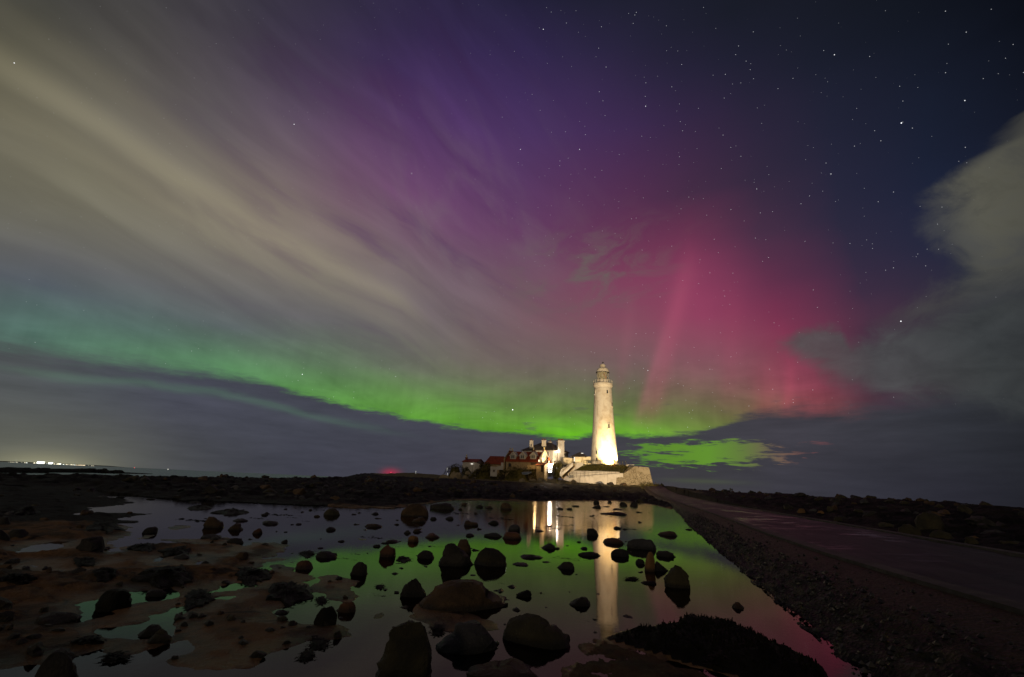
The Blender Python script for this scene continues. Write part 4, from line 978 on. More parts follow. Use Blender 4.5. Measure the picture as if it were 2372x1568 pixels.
# ------------------------------------------------------------------ seaweed
def weed(g, rows, label, fronds=160, name='seaweed_clump'):
    gx, gy, gs = GRP[g]; y0, y1, x0, x1 = rows
    x0, x1, y0, y1 = gx + x0 / gs, gx + x1 / gs, gy + y0 / gs, gy + y1 / gs
    c = hit((x0 + x1) / 2, (y0 + y1) / 2); l = hit(x0, (y0 + y1) / 2); r = hit(x1, (y0 + y1) / 2)
    nb, fb = hit((x0 + x1) / 2, y1), hit((x0 + x1) / 2, y0)
    ax = (r - l)[:2] / 2; ay = (fb - nb)[:2] / 2; ay = ay * min(1, 3.0 * np.linalg.norm(ax) / (np.linalg.norm(ay) + 1e-6))
    mb = MB(); sd = random.uniform(0, 90); sc = np.linalg.norm(ax)
    N = 26; M_ = 9; v = []
    for i in range(M_ + 1):
        for k in range(N):
            rr = i / M_; t = 2 * PI * k / N
            edge = 1 + .45 * mn.fractal(Vector((math.cos(t) * 1.8 + sd, math.sin(t) * 1.8, 0)), .8, 2, 3)
            p = c[:2] + ax * math.cos(t) * rr * edge + ay * math.sin(t) * rr * edge
            z = terr1(*p); z = max(z, -.01) + (1 - rr ** 2) * min(.12, sc * .16) * (1 + mn.noise(Vector((p[0] * 5, p[1] * 5, sd)))) - (.03 if i == M_ else 0) + .012
            v.append((p[0], p[1], z))
    mb.add(v, [(i * N + k, (i + 1) * N + k, (i + 1) * N + (k + 1) % N, i * N + (k + 1) % N) for i in range(M_) for k in range(N)])
    for _ in range(fronds):                  # ribbon-like fronds
        p = np.array(random.choice(v[:-N])); a = random.uniform(0, 6.28); L_ = random.uniform(.05, .14) * min(1.5, .5 + sc); w = L_ * .16
        d = np.array([math.cos(a), math.sin(a), 0]); t_ = np.array([-d[1], d[0], 0])
        m1 = p + d * L_ * .5 + [0, 0, L_ * .14]; m2 = p + d * L_ + [0, 0, L_ * .05]
        mb.add([p - t_ * w * .4, p + t_ * w * .4, m1 + t_ * w, m1 - t_ * w, m2], [(0, 1, 2, 3), (3, 2, 4)])
    c0 = np.array(c)
    o = obj(name, [np.array(q) - c0 for q in mb.v], mb.f, MT['weed']); o.location = c0
    return tag(o, label, 'seaweed', 'black seaweed on rock and water')
for a in (('E', (285, 370, 0, 300), 'black seaweed bank at the far left of the pool'), ('E', (345, 410, 330, 735), 'thin black seaweed strip right of the far left weed bank'),
          ('E', (245, 280, 20, 160), 'small black seaweed patch behind the far left weed bank'), ('E', (832, 905, 1310, 1500), 'black seaweed beside the large dark rounded rock'),
          ('F', (20, 210, 560, 980), 'large black seaweed heap in the middle of the brown shelf'), ('F', (190, 430, 900, 1470), 'widest black seaweed heap at the shelf edge above the lower pool'),
          ('F', (290, 500, -40, 310), 'dense black seaweed heap beside the small lower left pools'), ('F', (350, 480, 1510, 1640), 'two-lobed black seaweed tuft left of the shelf spur'),
          ('F', (860, 1000, 1430, 1645), 'black seaweed tuft in the open lower left water'), ('F', (1000, 1130, 1335, 1490), 'ragged seaweed tuft trailing below the lower left tuft'),
          ('H', (15, 190, 1620, 2250), 'long black seaweed heap on the upper brown shelf'), ('H', (45, 115, 1085, 1370), 'small black seaweed heap left of the long shelf heap'),
          ('H', (860, 920, 850, 1210), 'thin black seaweed line above the bottom left water'), ('H', (1050, 1150, 1190, 1500), 'black seaweed on the rim of the bottom left pool'),
          ('H', (120, 220, -40, 400), 'black seaweed heap at the left edge'), ('A', (820, 925, 300, 470), 'black seaweed skirt right of the tall rust-brown rock'),
          ('G', (830, 910, 1480, 1830), 'black seaweed on the shelf below the dark channel block'), ('G', (860, 960, 1850, 2240), 'black seaweed on the shelf right of the channel mouth'),
          ('G', (960, 1080, 830, 1130), 'black seaweed heap in the middle of the left shelf'), ('G', (405, 440, 200, 480), 'low black seaweed near the left end of the channel'),
          ('G', (560, 660, 1000, 1450), 'broad black weed mat behind the large dark slab'), ('C', (1350, 1500, 1740, 1960), 'black seaweed lying on the wet mound at bottom right'),
          ('B', (1110, 1150, 990, 1160), 'string of floating weed left of the upright brown stone'), ('D', (555, 620, 325, 400), 'ragged floating weed left of the black angular rock'),
          ('D', (1010, 1120, 930, 1050), 'small black seaweed between the foreground boulders')):
    weed(*a)
# the weedy mound: tufts standing up along it
mb = MB()
for _ in range(9000):
    x, y = random.uniform(.3, 4.2), random.uniform(3.2, 7.2)
    if terr1(x, y) < .03: continue
    if sdf(np.array([x]), np.array([y]), MOUND)[0] < .02: continue
    z = terr1(x, y); h = random.uniform(.010, .045) * (1.8 if random.random() < .05 else 1); a = random.uniform(0, 6.28); w = random.uniform(.008, .02)
    dx, dy = math.cos(a) * w, math.sin(a) * w
    mb.add([(x - dx, y - dy, z - .004), (x + dx, y + dy, z - .004), (x + dy * .6 + dx * .3, y - dx * .6, z + h * .7), (x - dy * .3, y + dx * .3, z + h)], [(0, 1, 2, 3)])
tag(mb.build('mound_weed', MT['weed']), kind='stuff')
# scraps of weed adrift
r = random.Random(11)
scr = bpy.data.meshes.new('seaweed_scrap'); sv = []; sf = []
for _ in range(26):
    x, y = r.gauss(0, .5), r.gauss(0, .16); s_ = r.uniform(.06, .16); b = len(sv); a = r.uniform(0, 3)
    sv += [(x - s_ * math.cos(a), y - s_ * math.sin(a) * .6, 0.004), (x + s_ * .3 * math.sin(a), y - s_ * .3, .012), (x + s_ * math.cos(a), y + s_ * math.sin(a) * .6, .004), (x, y + s_ * .3, .05 * r.random() + .012)]; sf += [(b, b + 1, b + 2, b + 3)]
scr.from_pydata(sv, [], sf); scr.materials.append(MT['weed'])
for k, (g, x, y, s_) in enumerate((('A', 600, 700, .16), ('A', 755, 710, .2), ('A', 865, 717, .14), ('A', 495, 788, .1), ('A', 320, 718, .12), ('A', 40, 605, .2), ('A', 2250, 600, .25), ('A', 2255, 335, .25), ('A', 1670, 365, 1.2), ('A', 1160, 292, .9), ('A', 1950, 265, .5),
        ('A', 1890, 408, .3), ('A', 2270, 485, 1.0), ('B', 240, 335, 1.4), ('B', 240, 447, .5), ('B', 395, 512, .3), ('B', 405, 657, .25), ('B', 225, 860, .35), ('B', 370, 885, .25), ('B', 730, 450, .3), ('B', 1060, 492, .8), ('C', 600, 415, .05), ('C', 615, 587, .05), ('C', 765, 630, .07),
        ('C', 450, 960, .06), ('C', 680, 1005, .07), ('D', 1700, 550, .1), ('D', 2130, 660, .1), ('E', 830, 452, .6), ('E', 1020, 412, .8), ('E', 1160, 412, .8), ('E', 1250, 443, .4), ('E', 1405, 485, .3), ('E', 1580, 357, .4), ('E', 100, 478, 1.2), ('E', 2200, 680, .6), ('E', 1990, 872, .2), ('E', 1850, 922, .22), ('E', 1970, 940, .12), ('F', 2270, 262, .12), ('F', 2260, 360, .12))):
    gx, gy, gs = GRP[g]; p = G(gx + x / gs, gy + y / gs)
    o = bpy.data.objects.new('seaweed_scrap', scr); COL.objects.link(o); o.location = p; o.scale = (s_ * .8, s_ * 1.1, s_ * .4); o.rotation_euler = (0, 0, r.uniform(-.2, .2))
    tag(o, 'small dark scrap of weed drifting on the pool', 'seaweed', 'scraps of weed adrift on the pool')

# ================================================================== the island
K = 1.6194
def PF(x, y, Y): return P(x / K, y / K, Y)
WHT = (0.62, 0.58, 0.50)
def render_wall(name, c1, c2, dirt=0.5, sc=0.5):
    def fn(nt, out):
        p = pos(); x, y, z = sepx(p)
        st = noi(vec(x * 1.4, y * 1.4, z * 0.16), 1, 6, .6); bl = noi(p, sc, 6, .65)
        c = mix(smooth(bl, .4, .7) * dirt, c1, c2); c = mix(smooth(st, .54, .74) * dirt, c, tuple(v * .6 for v in c2))
        bsdf(nt, out, c, .85, bump(noi(p, 3, 7, .7), .4, .05), .2)
    return material(name, fn)
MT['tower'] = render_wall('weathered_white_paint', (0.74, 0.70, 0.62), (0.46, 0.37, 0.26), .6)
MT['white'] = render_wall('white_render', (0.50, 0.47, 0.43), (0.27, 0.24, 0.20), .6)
MT['cream'] = render_wall('cream_render', (0.66, 0.58, 0.42), (0.46, 0.38, 0.25), .35)
MT['stonew'] = render_wall('sandstone_rubble_wall', (0.34, 0.25, 0.14), (0.18, 0.13, 0.075), .8, 1.6)
MT['brick'] = render_wall('red_brick', (0.19, 0.065, 0.035), (0.10, 0.035, 0.02), .7, 2)
MT['dark_metal'] = plain('dark_painted_metal', (0.03, 0.03, 0.028), .5)
MT['white_metal'] = plain('white_painted_metal', (0.62, 0.60, 0.56), .5)
MT['black'] = plain('black_opening', (0.012, 0.012, 0.013), .4)
MT['wood'] = plain('dark_stained_timber', (0.06, 0.035, 0.02), .7)
MT['rust_metal'] = plain('rusty_orange_metal', (0.42, 0.14, 0.06), .6)
MT['glassd'] = material('dark_window_glass', lambda nt, out: bsdf(nt, out, (0.03, 0.035, 0.04), .12, None, .6))
MT['pot'] = plain('buff_chimney_pot', (0.62, 0.52, 0.30), .7)
MT['lit'] = glow('lit_window_glow', (1.0, .93, .80), 1.6)
MT['lamp'] = glow('lamp_glow_warm', (1.0, .86, .55), 3.0)
MT['lampw'] = glow('lamp_glow_white', (.95, .97, 1.0), 30.0)
def tilemat(name, c1, c2, sc):
    def fn(nt, out):
        p = pos(); x, y, z = sepx(p)
        w = nt.nodes.new('ShaderNodeTexWave'); w.wave_type = 'BANDS'; w.bands_direction = 'X'; put(w.inputs['Vector'], p); w.inputs['Scale'].default_value = sc; w.inputs['Distortion'].default_value = .4
        w2 = nt.nodes.new('ShaderNodeTexWave'); w2.bands_direction = 'Z'; put(w2.inputs['Vector'], p); w2.inputs['Scale'].default_value = sc * .9
        n = noi(p, 1.1, 5); c = mix(smooth(n, .35, .65), c1, c2); c = mix(smooth(noi(p, 6, 3), .55, .65) * .4, c, tuple(v * .5 for v in c1))
        bsdf(nt, out, c, .7, bump(X(w.outputs[1]) * .7 + X(w2.outputs[1]) * .4, .6, .06), .25)
    return material(name, fn)
MT['redtile'] = tilemat('red_pantiles', (0.17, 0.030, 0.011), (0.26, 0.048, 0.018), 1.4)
MT['slate'] = tilemat('dark_slate', (0.050, 0.044, 0.038), (0.085, 0.072, 0.058), 1.2)

# ---- lighthouse
TX, TY, TZ = PF(2266, 1739, 162.1)
mpp = (PF(2317, 1739, 162.1)[0] - PF(2215, 1739, 162.1)[0]) / 102.0      # metres per print pixel at the tower
def zt(y): return float(PF(2262, y, 162.1)[2] - TZ)                       # height of a level above the tower foot
lh = empty('lighthouse', (TX, TY, TZ), 'tall tapering white lighthouse floodlit from below, with domed lantern', 'lighthouse')
rb, rt = 50.6 * mpp, 33.2 * mpp; ht = zt(1449)
prof = [(rb + .25, -.6), (rb + .25, .35), (rb, .4)] + [(rb + (rt - rb) * (1 - (1 - t) ** 1.25), .4 + (ht - .4) * t) for t in np.linspace(.05, 1, 18)]
MB().lathe((TX, TY, TZ), prof, 64).build('tower', MT['tower'], lh, True)
g0 = zt(1450); g1 = zt(1441)
MB().lathe((TX, TY, TZ), [(rt - .05, g0 - .9), (rt + .10, g0 - .5), (rt + .30, g0 - .1), (37.6 * mpp, g0 + .05), (37.8 * mpp, g0 + .3), (37.8 * mpp, g1 - .05), (37.2 * mpp, g1)], 64).build('gallery', MT['tower'], lh, False)
mb = MB(); nP = 18; rr = 36.4 * mpp
for k in range(nP):
    t = 2 * PI * (k + .3) / nP; mb.tube((TX + rr * math.cos(t), TY + rr * math.sin(t), TZ + g1), (TX + rr * math.cos(t), TY + rr * math.sin(t), TZ + g1 + 1.25), .07)
for h in (.6, 1.2):
    for k in range(nP * 2):
        t0, t1 = 2 * PI * (k + .6) / nP / 2, 2 * PI * (k + 1.6) / nP / 2
        mb.tube((TX + rr * math.cos(t0), TY + rr * math.sin(t0), TZ + g1 + h), (TX + rr * math.cos(t1), TY + rr * math.sin(t1), TZ + g1 + h), .028, 4)
mb.build('gallery_railing', MT['white_metal'], lh)
lz = zt(1427); dz0 = zt(1397)                     # murette top, dome eave
rl_ = 23.4 * mpp
MB().lathe((TX, TY, TZ), [(rl_, g1 - .02), (rl_, lz - .1), (rl_ + .06, lz)], 40).build('lantern_base', MT['tower'], lh, False)
mb = MB(); nB = 12
for k in range(nB):
    for s_ in (1, -1):
        t0 = 2 * PI * k / nB; t1 = t0 + s_ * 2 * PI / nB
        tm = (t0 + t1) / 2; zm = (lz + dz0) / 2; q = lambda t, z: (TX + rl_ * math.cos(t), TY + rl_ * math.sin(t), TZ + z)
        mb.tube(q(t0, lz), q(tm, zm), .045, 4); mb.tube(q(tm, zm), q(t1, dz0), .045, 4)
for h in (lz, (lz + dz0) / 2, dz0):
    for k in range(36): t0, t1 = 2 * PI * k / 36, 2 * PI * (k + 1) / 36; mb.tube((TX + rl_ * math.cos(t0), TY + rl_ * math.sin(t0), TZ + h), (TX + rl_ * math.cos(t1), TY + rl_ * math.sin(t1), TZ + h), .05, 4)
mb.build('astragals', MT['white_metal'], lh)
def gl(nt, out):
    a = nt.nodes.new('ShaderNodeBsdfTransparent'); a.inputs[0].default_value = (.9, .92, .9, 1); b = nt.nodes.new('ShaderNodeBsdfGlossy'); b.inputs['Roughness'].default_value = .05
    m_ = nt.nodes.new('ShaderNodeMixShader'); m_.inputs[0].default_value = .15; nt.links.new(a.outputs[0], m_.inputs[1]); nt.links.new(b.outputs[0], m_.inputs[2]); nt.links.new(m_.outputs[0], out.inputs[0])
MB().lathe((TX, TY, TZ), [(rl_ - .06, lz), (rl_ - .06, dz0)], 40, False).build('lantern_glass', material('lantern_glass', gl), lh, True)
# curtains hung inside the lantern, open on the right where the dark interior shows
mb = MB(); rc_ = rl_ - .28; th = np.radians(np.linspace(165, 312, 40)); v = []
for k, t in enumerate(th):
    w = rc_ + .07 * math.sin(k * 1.4); top_ = (TX + w * math.cos(t), TY + w * math.sin(t)); v += [(top_[0], top_[1], TZ + lz + .02), (top_[0], top_[1], TZ + dz0 - .02)]
mb.add(v, [(2 * i, 2 * i + 2, 2 * i + 3, 2 * i + 1) for i in range(len(th) - 1)])
mb.build('lantern_blind', plain('cream_blind_cloth', (.66, .58, .38), .9), lh, True)
mb = MB().lathe((TX, TY, TZ), [(.25, lz), (.6, lz + .3), (.75, (lz + dz0) / 2), (.6, dz0 - .4), (.2, dz0 - .05)], 16); mb.build('optic', MT['glassd'], lh, True)
mb = MB()
for a, b in (((-.2, .72), (.75, .12)), ((.1, .85), (.55, .35)), ((.3, .6), (.62, .2))):
    mb.tube((TX + a[0] * 1.4, TY - rc_ - .10, TZ + lz + (dz0 - lz) * a[1]), (TX + b[0] * 1.4, TY - rc_ - .02, TZ + lz + (dz0 - lz) * b[1]), .09)
mb.build('lens_bracket', MT['rust_metal'], lh)
re = 24.9 * mpp; zd = zt(1380.5)
MB().lathe((TX, TY, TZ), [(re + .12, dz0 - .12), (re + .12, dz0 + .04), (re, dz0 + .06)] + [(12 * mpp + (re - 12 * mpp) * math.cos(t), dz0 + .06 + (zd - dz0 - .06) * math.sin(t)) for t in np.linspace(.15, PI / 2, 9)], 44).build('dome', MT['tower'], lh, True)
MB().lathe((TX, TY, TZ), [(re + .16, dz0 - .20), (re + .16, dz0 - .10), (re + .05, dz0 - .10)], 44).build('dome_gutter', MT['dark_metal'], lh)
zc_ = zt(1371); zv = zt(1365)
MB().lathe((TX, TY, TZ), [(12.6 * mpp, zd - .05), (12.6 * mpp, zd + .1), (11.7 * mpp, zd + .15), (11.8 * mpp, zc_), (9 * mpp, zc_ + .35), (4 * mpp, zv - .05), (.1, zv)], 28).build('ventilator', MT['tower'], lh, True)
MB().tube((TX, TY, TZ + zv - .1), (TX, TY, TZ + zv + .8), .05).box((TX + .15, TY, TZ + zv + .55), (.7, .05, .3)).build('weather_vane', MT['dark_metal'], lh)
def tower_window(px, py, w, h, frame=True):
    # pierce position on the tower face seen at that print position
    r = ray(px / K, py / K); zz = None
    for t in np.linspace(150, 170, 900):
        p = np.array([0, 0, EYE]) + r * (t / r[1]); rad = math.hypot(p[0] - TX, p[1] - TY); hh = (p[2] - TZ) / ht; R_ = rb + (rt - rb) * (1 - (1 - max(0, min(1, hh))) ** 1.25)
        if rad <= R_: zz = p; break
    if zz is None: return
    a = math.atan2(zz[1] - TY, zz[0] - TX); rz = a + PI / 2; n_ = np.array([math.cos(a), math.sin(a), 0])
    c = zz + n_ * .03
    w_ = MB().box(c, (w + .5, .18, h + .5), rz).build('window', MT['tower'], lh)
    MB().box(c + n_ * .06, (w, .18, h), rz).build('pane', MT['glassd'], w_)
    MB().box(c + n_ * .12 - np.array([0, 0, h / 2 + .3]), (w + .7, .22, .16), rz).build('sill', MT['tower'], w_)
tower_window(2276.5, 1469, .5, 1.15); tower_window(2282.5, 1598, .55, 1.25); tower_window(2230.5, 1471, .5, 1.2); tower_window(2293.5, 1516, .5, 1.2); tower_window(2238.5, 1696, .5, 1.1); tower_window(2238.5, 1723, .5, 1.0)

# ---- bastion under the tower
def slab(st, thick, name, mat, parent):        # upright wall through stations (x, ytop, ybottom, Y)
    mb = MB()
    for a, b in zip(st[:-1], st[1:]):
        ta, ba, tb_, bb = PF(a[0], a[1], a[3]), PF(a[0], a[2], a[3]), PF(b[0], b[1], b[3]), PF(b[0], b[2], b[3])
        ba[:2] = ta[:2]; bb[:2] = tb_[:2]; k = np.array([0, thick, 0])
        mb.hexa([ba, bb, bb + k, ba + k], [ta, tb_, tb_ + k, ta + k])
    return mb.build(name, mat, parent)
bw = empty('sea_wall', PF(2230, 1800, 147), 'whitewashed curved sea wall with a ramp, below the lighthouse mound', 'wall')
slab([(2113, 1786.5, 1800, 151), (2137, 1788, 1806, 149.5), (2198, 1784, 1812, 147), (2260, 1779.5, 1816, 146), (2336, 1774.5, 1818, 146)], .7, 'front_wall', MT['white'], bw)
slab([(2137, 1770, 1795, 152.6), (2150, 1765.4, 1795, 152), (2198, 1766, 1795, 150.2), (2260, 1767, 1795, 149.4), (2324, 1769.8, 1795, 149.4)], .6, 'upper_wall', MT['white'], bw)
dk = [(2113, 1787.5, 151), (2137, 1789, 149.7), (2198, 1785, 147.2), (2260, 1780.5, 146.2), (2336, 1775.5, 146.2)]
fr = [PF(*p) for p in dk]; bk = [f + np.array([0, 3.3, .05]) for f in fr]
MB().add(fr + bk, [(i, i + 1, i + 6, i + 5) for i in range(4)]).build('ramp', MT['white'], bw)
rail = MB()
prev = None
for k in range(15):
    t = k / 14; x = 2146 + (2353 - 2146) * t; yb = 1786 - 14 * t; Y = 147.4 + (-.8 if .2 < t < .8 else 0)
    b = PF(x, yb, Y); a = b + np.array([0, 0, 1.15]); rail.tube(b - np.array([0, 0, .6]), a, .045, 5)
    if prev is not None:
        for h in (0, -.5): rail.tube(prev + np.array([0, 0, h]), a + np.array([0, 0, h]), .035, 4)
    prev = a
rail.build('ramp_railing', MT['dark_metal'], bw)
q = PF(2142.5, 1782, 147.6); tag(MB().box(q + np.array([0, 0, -.4]), (1.15, .8, .9), .1).box(q + np.array([-.5, 0, .35]), (.25, .5, .7), .1).build('storage_bin', MT['black']), 'small black storage bin at the foot of the ramp rail', 'bin')
# great stone buttress on the right
def crackfn(nt, out):
    p = pos(); x, y, z = sepx(p)
    v = nt.nodes.new('ShaderNodeTexVoronoi'); v.feature = 'DISTANCE_TO_EDGE'; put(v.inputs['Vector'], vec(x * .8 + noi(p, 1.2, 4) * .9, y * .8, z * 1.5 + noi(p, 1.7, 3) * .6)); v.inputs['Scale'].default_value = 1.1
    low = 1.0 - smooth(z, 5.0, 9.0); cr = (1.0 - smooth(X(v.outputs['Distance']), .0, .09)) * smooth(noi(p, .5, 4) + low * .16, .46, .60)
    c = mix(smooth(noi(p, .7, 6, .65), .35, .7), (0.30, 0.26, 0.19), (0.20, 0.165, 0.11)); c = mix(cr * .85, c, (0.05, 0.04, 0.025))
    bsdf(nt, out, c, .9, bump(X(v.outputs['Distance']) + noi(p, 3, 7, .7) * .5, .8, .12), .15)
MT['crack'] = material('cracked_whitewashed_stone', crackfn)
f2 = [(2311.9, 1822), (2311.9, 1793), (2341.4, 1774.5), (2378.5, 1749.3), (2382, 1748.5), (2430.8, 1752.7), (2434.2, 1756), (2449.5, 1818), (2451, 1826)]
front = [PF(x, y, 145.2 + (1822 - y) * .025) for x, y in f2]
back = [p + np.array([1.0 if i > 4 else .6, 13.0, 0]) for i, p in enumerate(front)]
bt = obj('buttress', front + back, [tuple(range(9)), tuple(range(17, 8, -1))] + [(i, i + 9, (i + 1) % 9 + 9, (i + 1) % 9) for i in range(9)], MT['crack'])
tag(bt, 'massive cracked stone buttress with battered side, right of the white sea wall', 'buttress')
w1 = [PF(x, y, 157) for x, y in ((2348, 1741.8), (2378.5, 1742.6), (2379, 1756), (2348, 1756))]
tag(MB().prism(w1[::-1], [p + np.array([0, 1.2, 0]) for p in w1[::-1]]).build('parapet', MT['white']), 'short white parapet between the grass mound and the stone buttress', 'wall')
# grass mound and tower terrace
fe = [(2152, 1766.5, 152.4), (2170, 1766.2, 151.6), (2198, 1766.6, 150.6), (2230, 1767, 150.0), (2260, 1767.6, 149.8), (2300, 1769, 149.8), (2322, 1770.4, 149.9), (2340, 1773.4, 150.6)]
te = [(2187, 1744.3, 156.2), (2200, 1742.3, 156), (2215, 1741.2, 156), (2235, 1741.0, 155.6), (2262, 1741.2, 155.4), (2300, 1742.0, 155.8), (2340, 1743.4, 157), (2364, 1754, 157)]
v = []; nx = 36; ny = 10
for j in range(ny + 1):
    for i in range(nx + 1):
        a = i / nx * 7; k = min(6, int(a)); u = a - k; t = j / ny
        A_ = PF(*fe[k]) * (1 - u) + PF(*fe[k + 1]) * u; B_ = PF(*te[k]) * (1 - u) + PF(*te[k + 1]) * u
        p = A_ * (1 - t) + B_ * t; p[2] += .25 * math.sin(PI * t) + .14 * mn.fractal(Vector(p) * .9, .8, 2, 4) * math.sin(PI * min(1, t + .05)); v.append(p)
for i in range(nx + 1):
    p = v[ny * (nx + 1) + i].copy() if False else np.array(v[ny * (nx + 1) + i]); v.append(np.array([p[0], 176.0, TZ - .02]))
ny += 1; m = nx + 1
tag(obj('grass_mound', v, [(j * m + i, j * m + i + 1, (j + 1) * m + i + 1, (j + 1) * m + i) for j in range(ny) for i in range(nx)], noisy('rough_turf', (0.040, 0.038, 0.010), (0.075, 0.062, 0.018), 2.2, .9, .8, .12, spec=.1), smooth_=True), kind='structure')
gm = MB()
for _ in range(2600):
    i = random.randrange(len(v) - m * 2); p = np.array(v[i]) + [random.uniform(-.4, .4), random.uniform(-.3, .3), 0]; a = random.uniform(0, 6.28); h = random.uniform(.08, .28)
    gm.add([p + [math.cos(a) * .05, math.sin(a) * .05, -.05], p - [math.cos(a) * .05, math.sin(a) * .05, .05], p + [random.uniform(-.1, .1), random.uniform(-.1, .1), h]], [(0, 1, 2)])
tag(gm.build('grass', noisy('grass_blades', (0.045, 0.045, 0.010), (0.08, 0.07, 0.02), 1, .9, spec=.05)), kind='stuff')
# fence round the terrace
fn_ = empty('fence', PF(2262, 1742, 154.5), 'dark post and rail fence along the top of the grass mound', 'fence')
fx = [2186.5, 2201, 2217, 2234.5, 2251.5, 2267.5, 2282.5, 2303, 2315, 2324.5, 2335, 2347.5]
pts = []
for i, x in enumerate(fx):
    b = PF(x, 1741.2 + (2.5 if i > 7 else 0) + (2 if i == 0 else 0), 154.3 + abs(x - 2262) * .008); thick = .17 if i in (0, 1, 3, 9, 10, 11) else .09
    MB().box(b + np.array([0, 0, .45]), (thick, thick, 1.7)).build('post', MT['dark_metal'], fn_); pts.append(b)
mb = MB()
for a, b in zip(pts[:-1], pts[1:]): mb.tube(a + np.array([0, 0, 1.25]), b + np.array([0, 0, 1.25]), .06, 4)
mb.build('top_rail', MT['dark_metal'], fn_)
mb = MB()
for a, b in ((0, 1), (3, 4), (9, 10), (10, 11)): mb.tube(pts[a] + np.array([0, 0, .7]), pts[b] + np.array([0, 0, .7]), .05, 4)
mb.build('mid_rail', MT['dark_metal'], fn_)
q = PF(2211, 1736, 155.4); ib = empty('notice_board', q, 'dark notice board seen from behind, left end of the terrace fence', 'notice board')
MB().box(q + np.array([0, 0, .3]), (1.3, .08, .9)).build('panel', MT['dark_metal'], ib); MB().box(q + np.array([-.6, 0, -.3]), (.1, .1, 1.7)).build('leg', MT['dark_metal'], ib); MB().box(q + np.array([.6, 0, -.3]), (.1, .1, 1.7)).build('leg', MT['dark_metal'], ib)
q = PF(2301, 1737.5, 155.2); bn = empty('bench', q, 'small red-brown bench in front of the lit tower foot', 'bench')
MB().box(q, (.9, .4, .08)).build('seat', MT['rust_metal'], bn); MB().box(q + np.array([0, .22, .3]), (.9, .06, .35)).build('backrest', MT['rust_metal'], bn)
for s_ in (-.35, .35): MB().box(q + np.array([s_, 0, -.3]), (.08, .35, .55)).build('leg', MT['rust_metal'], bn)
# stepped approach with two sloping white walls
stw = empty('stairway', PF(2120, 1780, 150), 'steep stairway between two sloping white walls, left of the grass mound', 'stairs')
def pr(name, pts, Y, th, mat, parent):
    f_ = [PF(x, y, Y) for x, y in pts][::-1]; return MB().prism(f_, [p + np.array([0, th, 0]) for p in f_]).build(name, mat, parent)
pr('outer_wall', [(2100, 1785), (2100, 1772), (2104.5, 1760), (2142.5, 1735.6), (2149, 1737.5), (2149, 1748), (2113.5, 1778), (2106, 1787)], 150.5, .5, MT['white'], stw)
pr('inner_wall', [(2112.8, 1788), (2113.5, 1780), (2154, 1746.5), (2165, 1736), (2184.8, 1734), (2186, 1745), (2151, 1766.5), (2134, 1790)], 152.9, .5, MT['white'], stw)
mb = MB()
for k in range(16):
    t = k / 15; p = PF(2109 + 42 * t, 1783 - 42 * t, 151.7); mb.box(p + np.array([0, 0, -.5]), (.6, 2.3, 1.0))
mb.build('steps', MT['stonew'], stw)
mb = MB(); prev = None
for k in range(7):
    t = k / 6; b = PF(2106 + 38 * t, 1776 - 37 * t, 150.3); a = b + np.array([0, 0, .9]); mb.tube(b, a, .04, 4)
    if prev is not None: mb.tube(prev, a, .05, 4); mb.tube(prev - np.array([0, 0, .45]), a - np.array([0, 0, .45]), .04, 4)
    prev = a
mb.build('handrail', MT['dark_metal'], stw)
q = PF(2153, 1737, 151); tag(MB().lathe(q, [(.12, -.9), (.12, .25), (.34, .3), (.38, .42), (.05, .55)], 10).build('bollard_lamp', MT['dark_metal']), 'unlit dark bollard lamp at the head of the stairway', 'lamp')

# ---- houses
def house(name, label, A_, B_, C_, zb, ze, zr, wallm, roofm, over=.35, hip=0.0, cat='house', axis='AB'):
    """footprint A-B-C (+D); ridge parallel to AB; hip = inset of the ridge ends"""
    A_, B_, C_ = (np.array([*p[:2]]) for p in (A_, B_, C_)); D_ = A_ + C_ - B_
    h = empty(name, (*((A_ + C_) / 2), zb), label, cat)
    up = lambda p, z: np.array([p[0], p[1], z])
    F_ = [A_, B_, C_, D_]; m1, m2 = (A_ + D_) / 2, (B_ + C_) / 2; u = (B_ - A_) / np.linalg.norm(B_ - A_); w = (D_ - A_) / np.linalg.norm(D_ - A_)
    vs = [up(p, zb) for p in F_] + [up(p, ze) for p in F_] + [up(m1, zr - .12 if hip == 0 else ze), up(m2, zr - .12 if hip == 0 else ze)]
    obj('wall', vs, [(0, 1, 5, 4), (1, 2, 6, 9, 5), (2, 3, 7, 6), (3, 0, 4, 8, 7)], wallm, h)
    s_ = over; E_ = [A_ - u * s_ - w * s_, B_ + u * s_ - w * s_, C_ + u * s_ + w * s_, D_ - u * s_ + w * s_]; ed = ze - s_ * (zr - ze) / (np.linalg.norm(D_ - A_) / 2) * (1 if hip == 0 else .4)
    r1, r2 = m1 + u * (hip - s_ if hip else -s_), m2 - u * (hip - s_ if hip else -s_)
    T = .16; vs = []
    for dz in (0, -T): vs += [up(p, ed + dz) for p in E_] + [up(r1, zr + dz), up(r2, zr + dz)]
    fs = [(0, 1, 5, 4), (2, 3, 4, 5), (6, 10, 11, 7), (8, 11, 10, 9), (0, 6, 7, 1), (2, 8, 9, 3)]
    if hip: fs += [(1, 2, 5), (3, 0, 4), (7, 11, 8), (9, 10, 6), (1, 7, 8, 2), (3, 9, 6, 0)]
    else: fs += [(1, 7, 11, 5), (5, 11, 8, 2), (3, 9, 10, 4), (4, 10, 6, 0)]
    rf = obj('roof', vs, fs, roofm, h)
    return h, rf, dict(A=A_, B=B_, C=C_, D=D_, u=u, w=w, m1=m1, m2=m2)
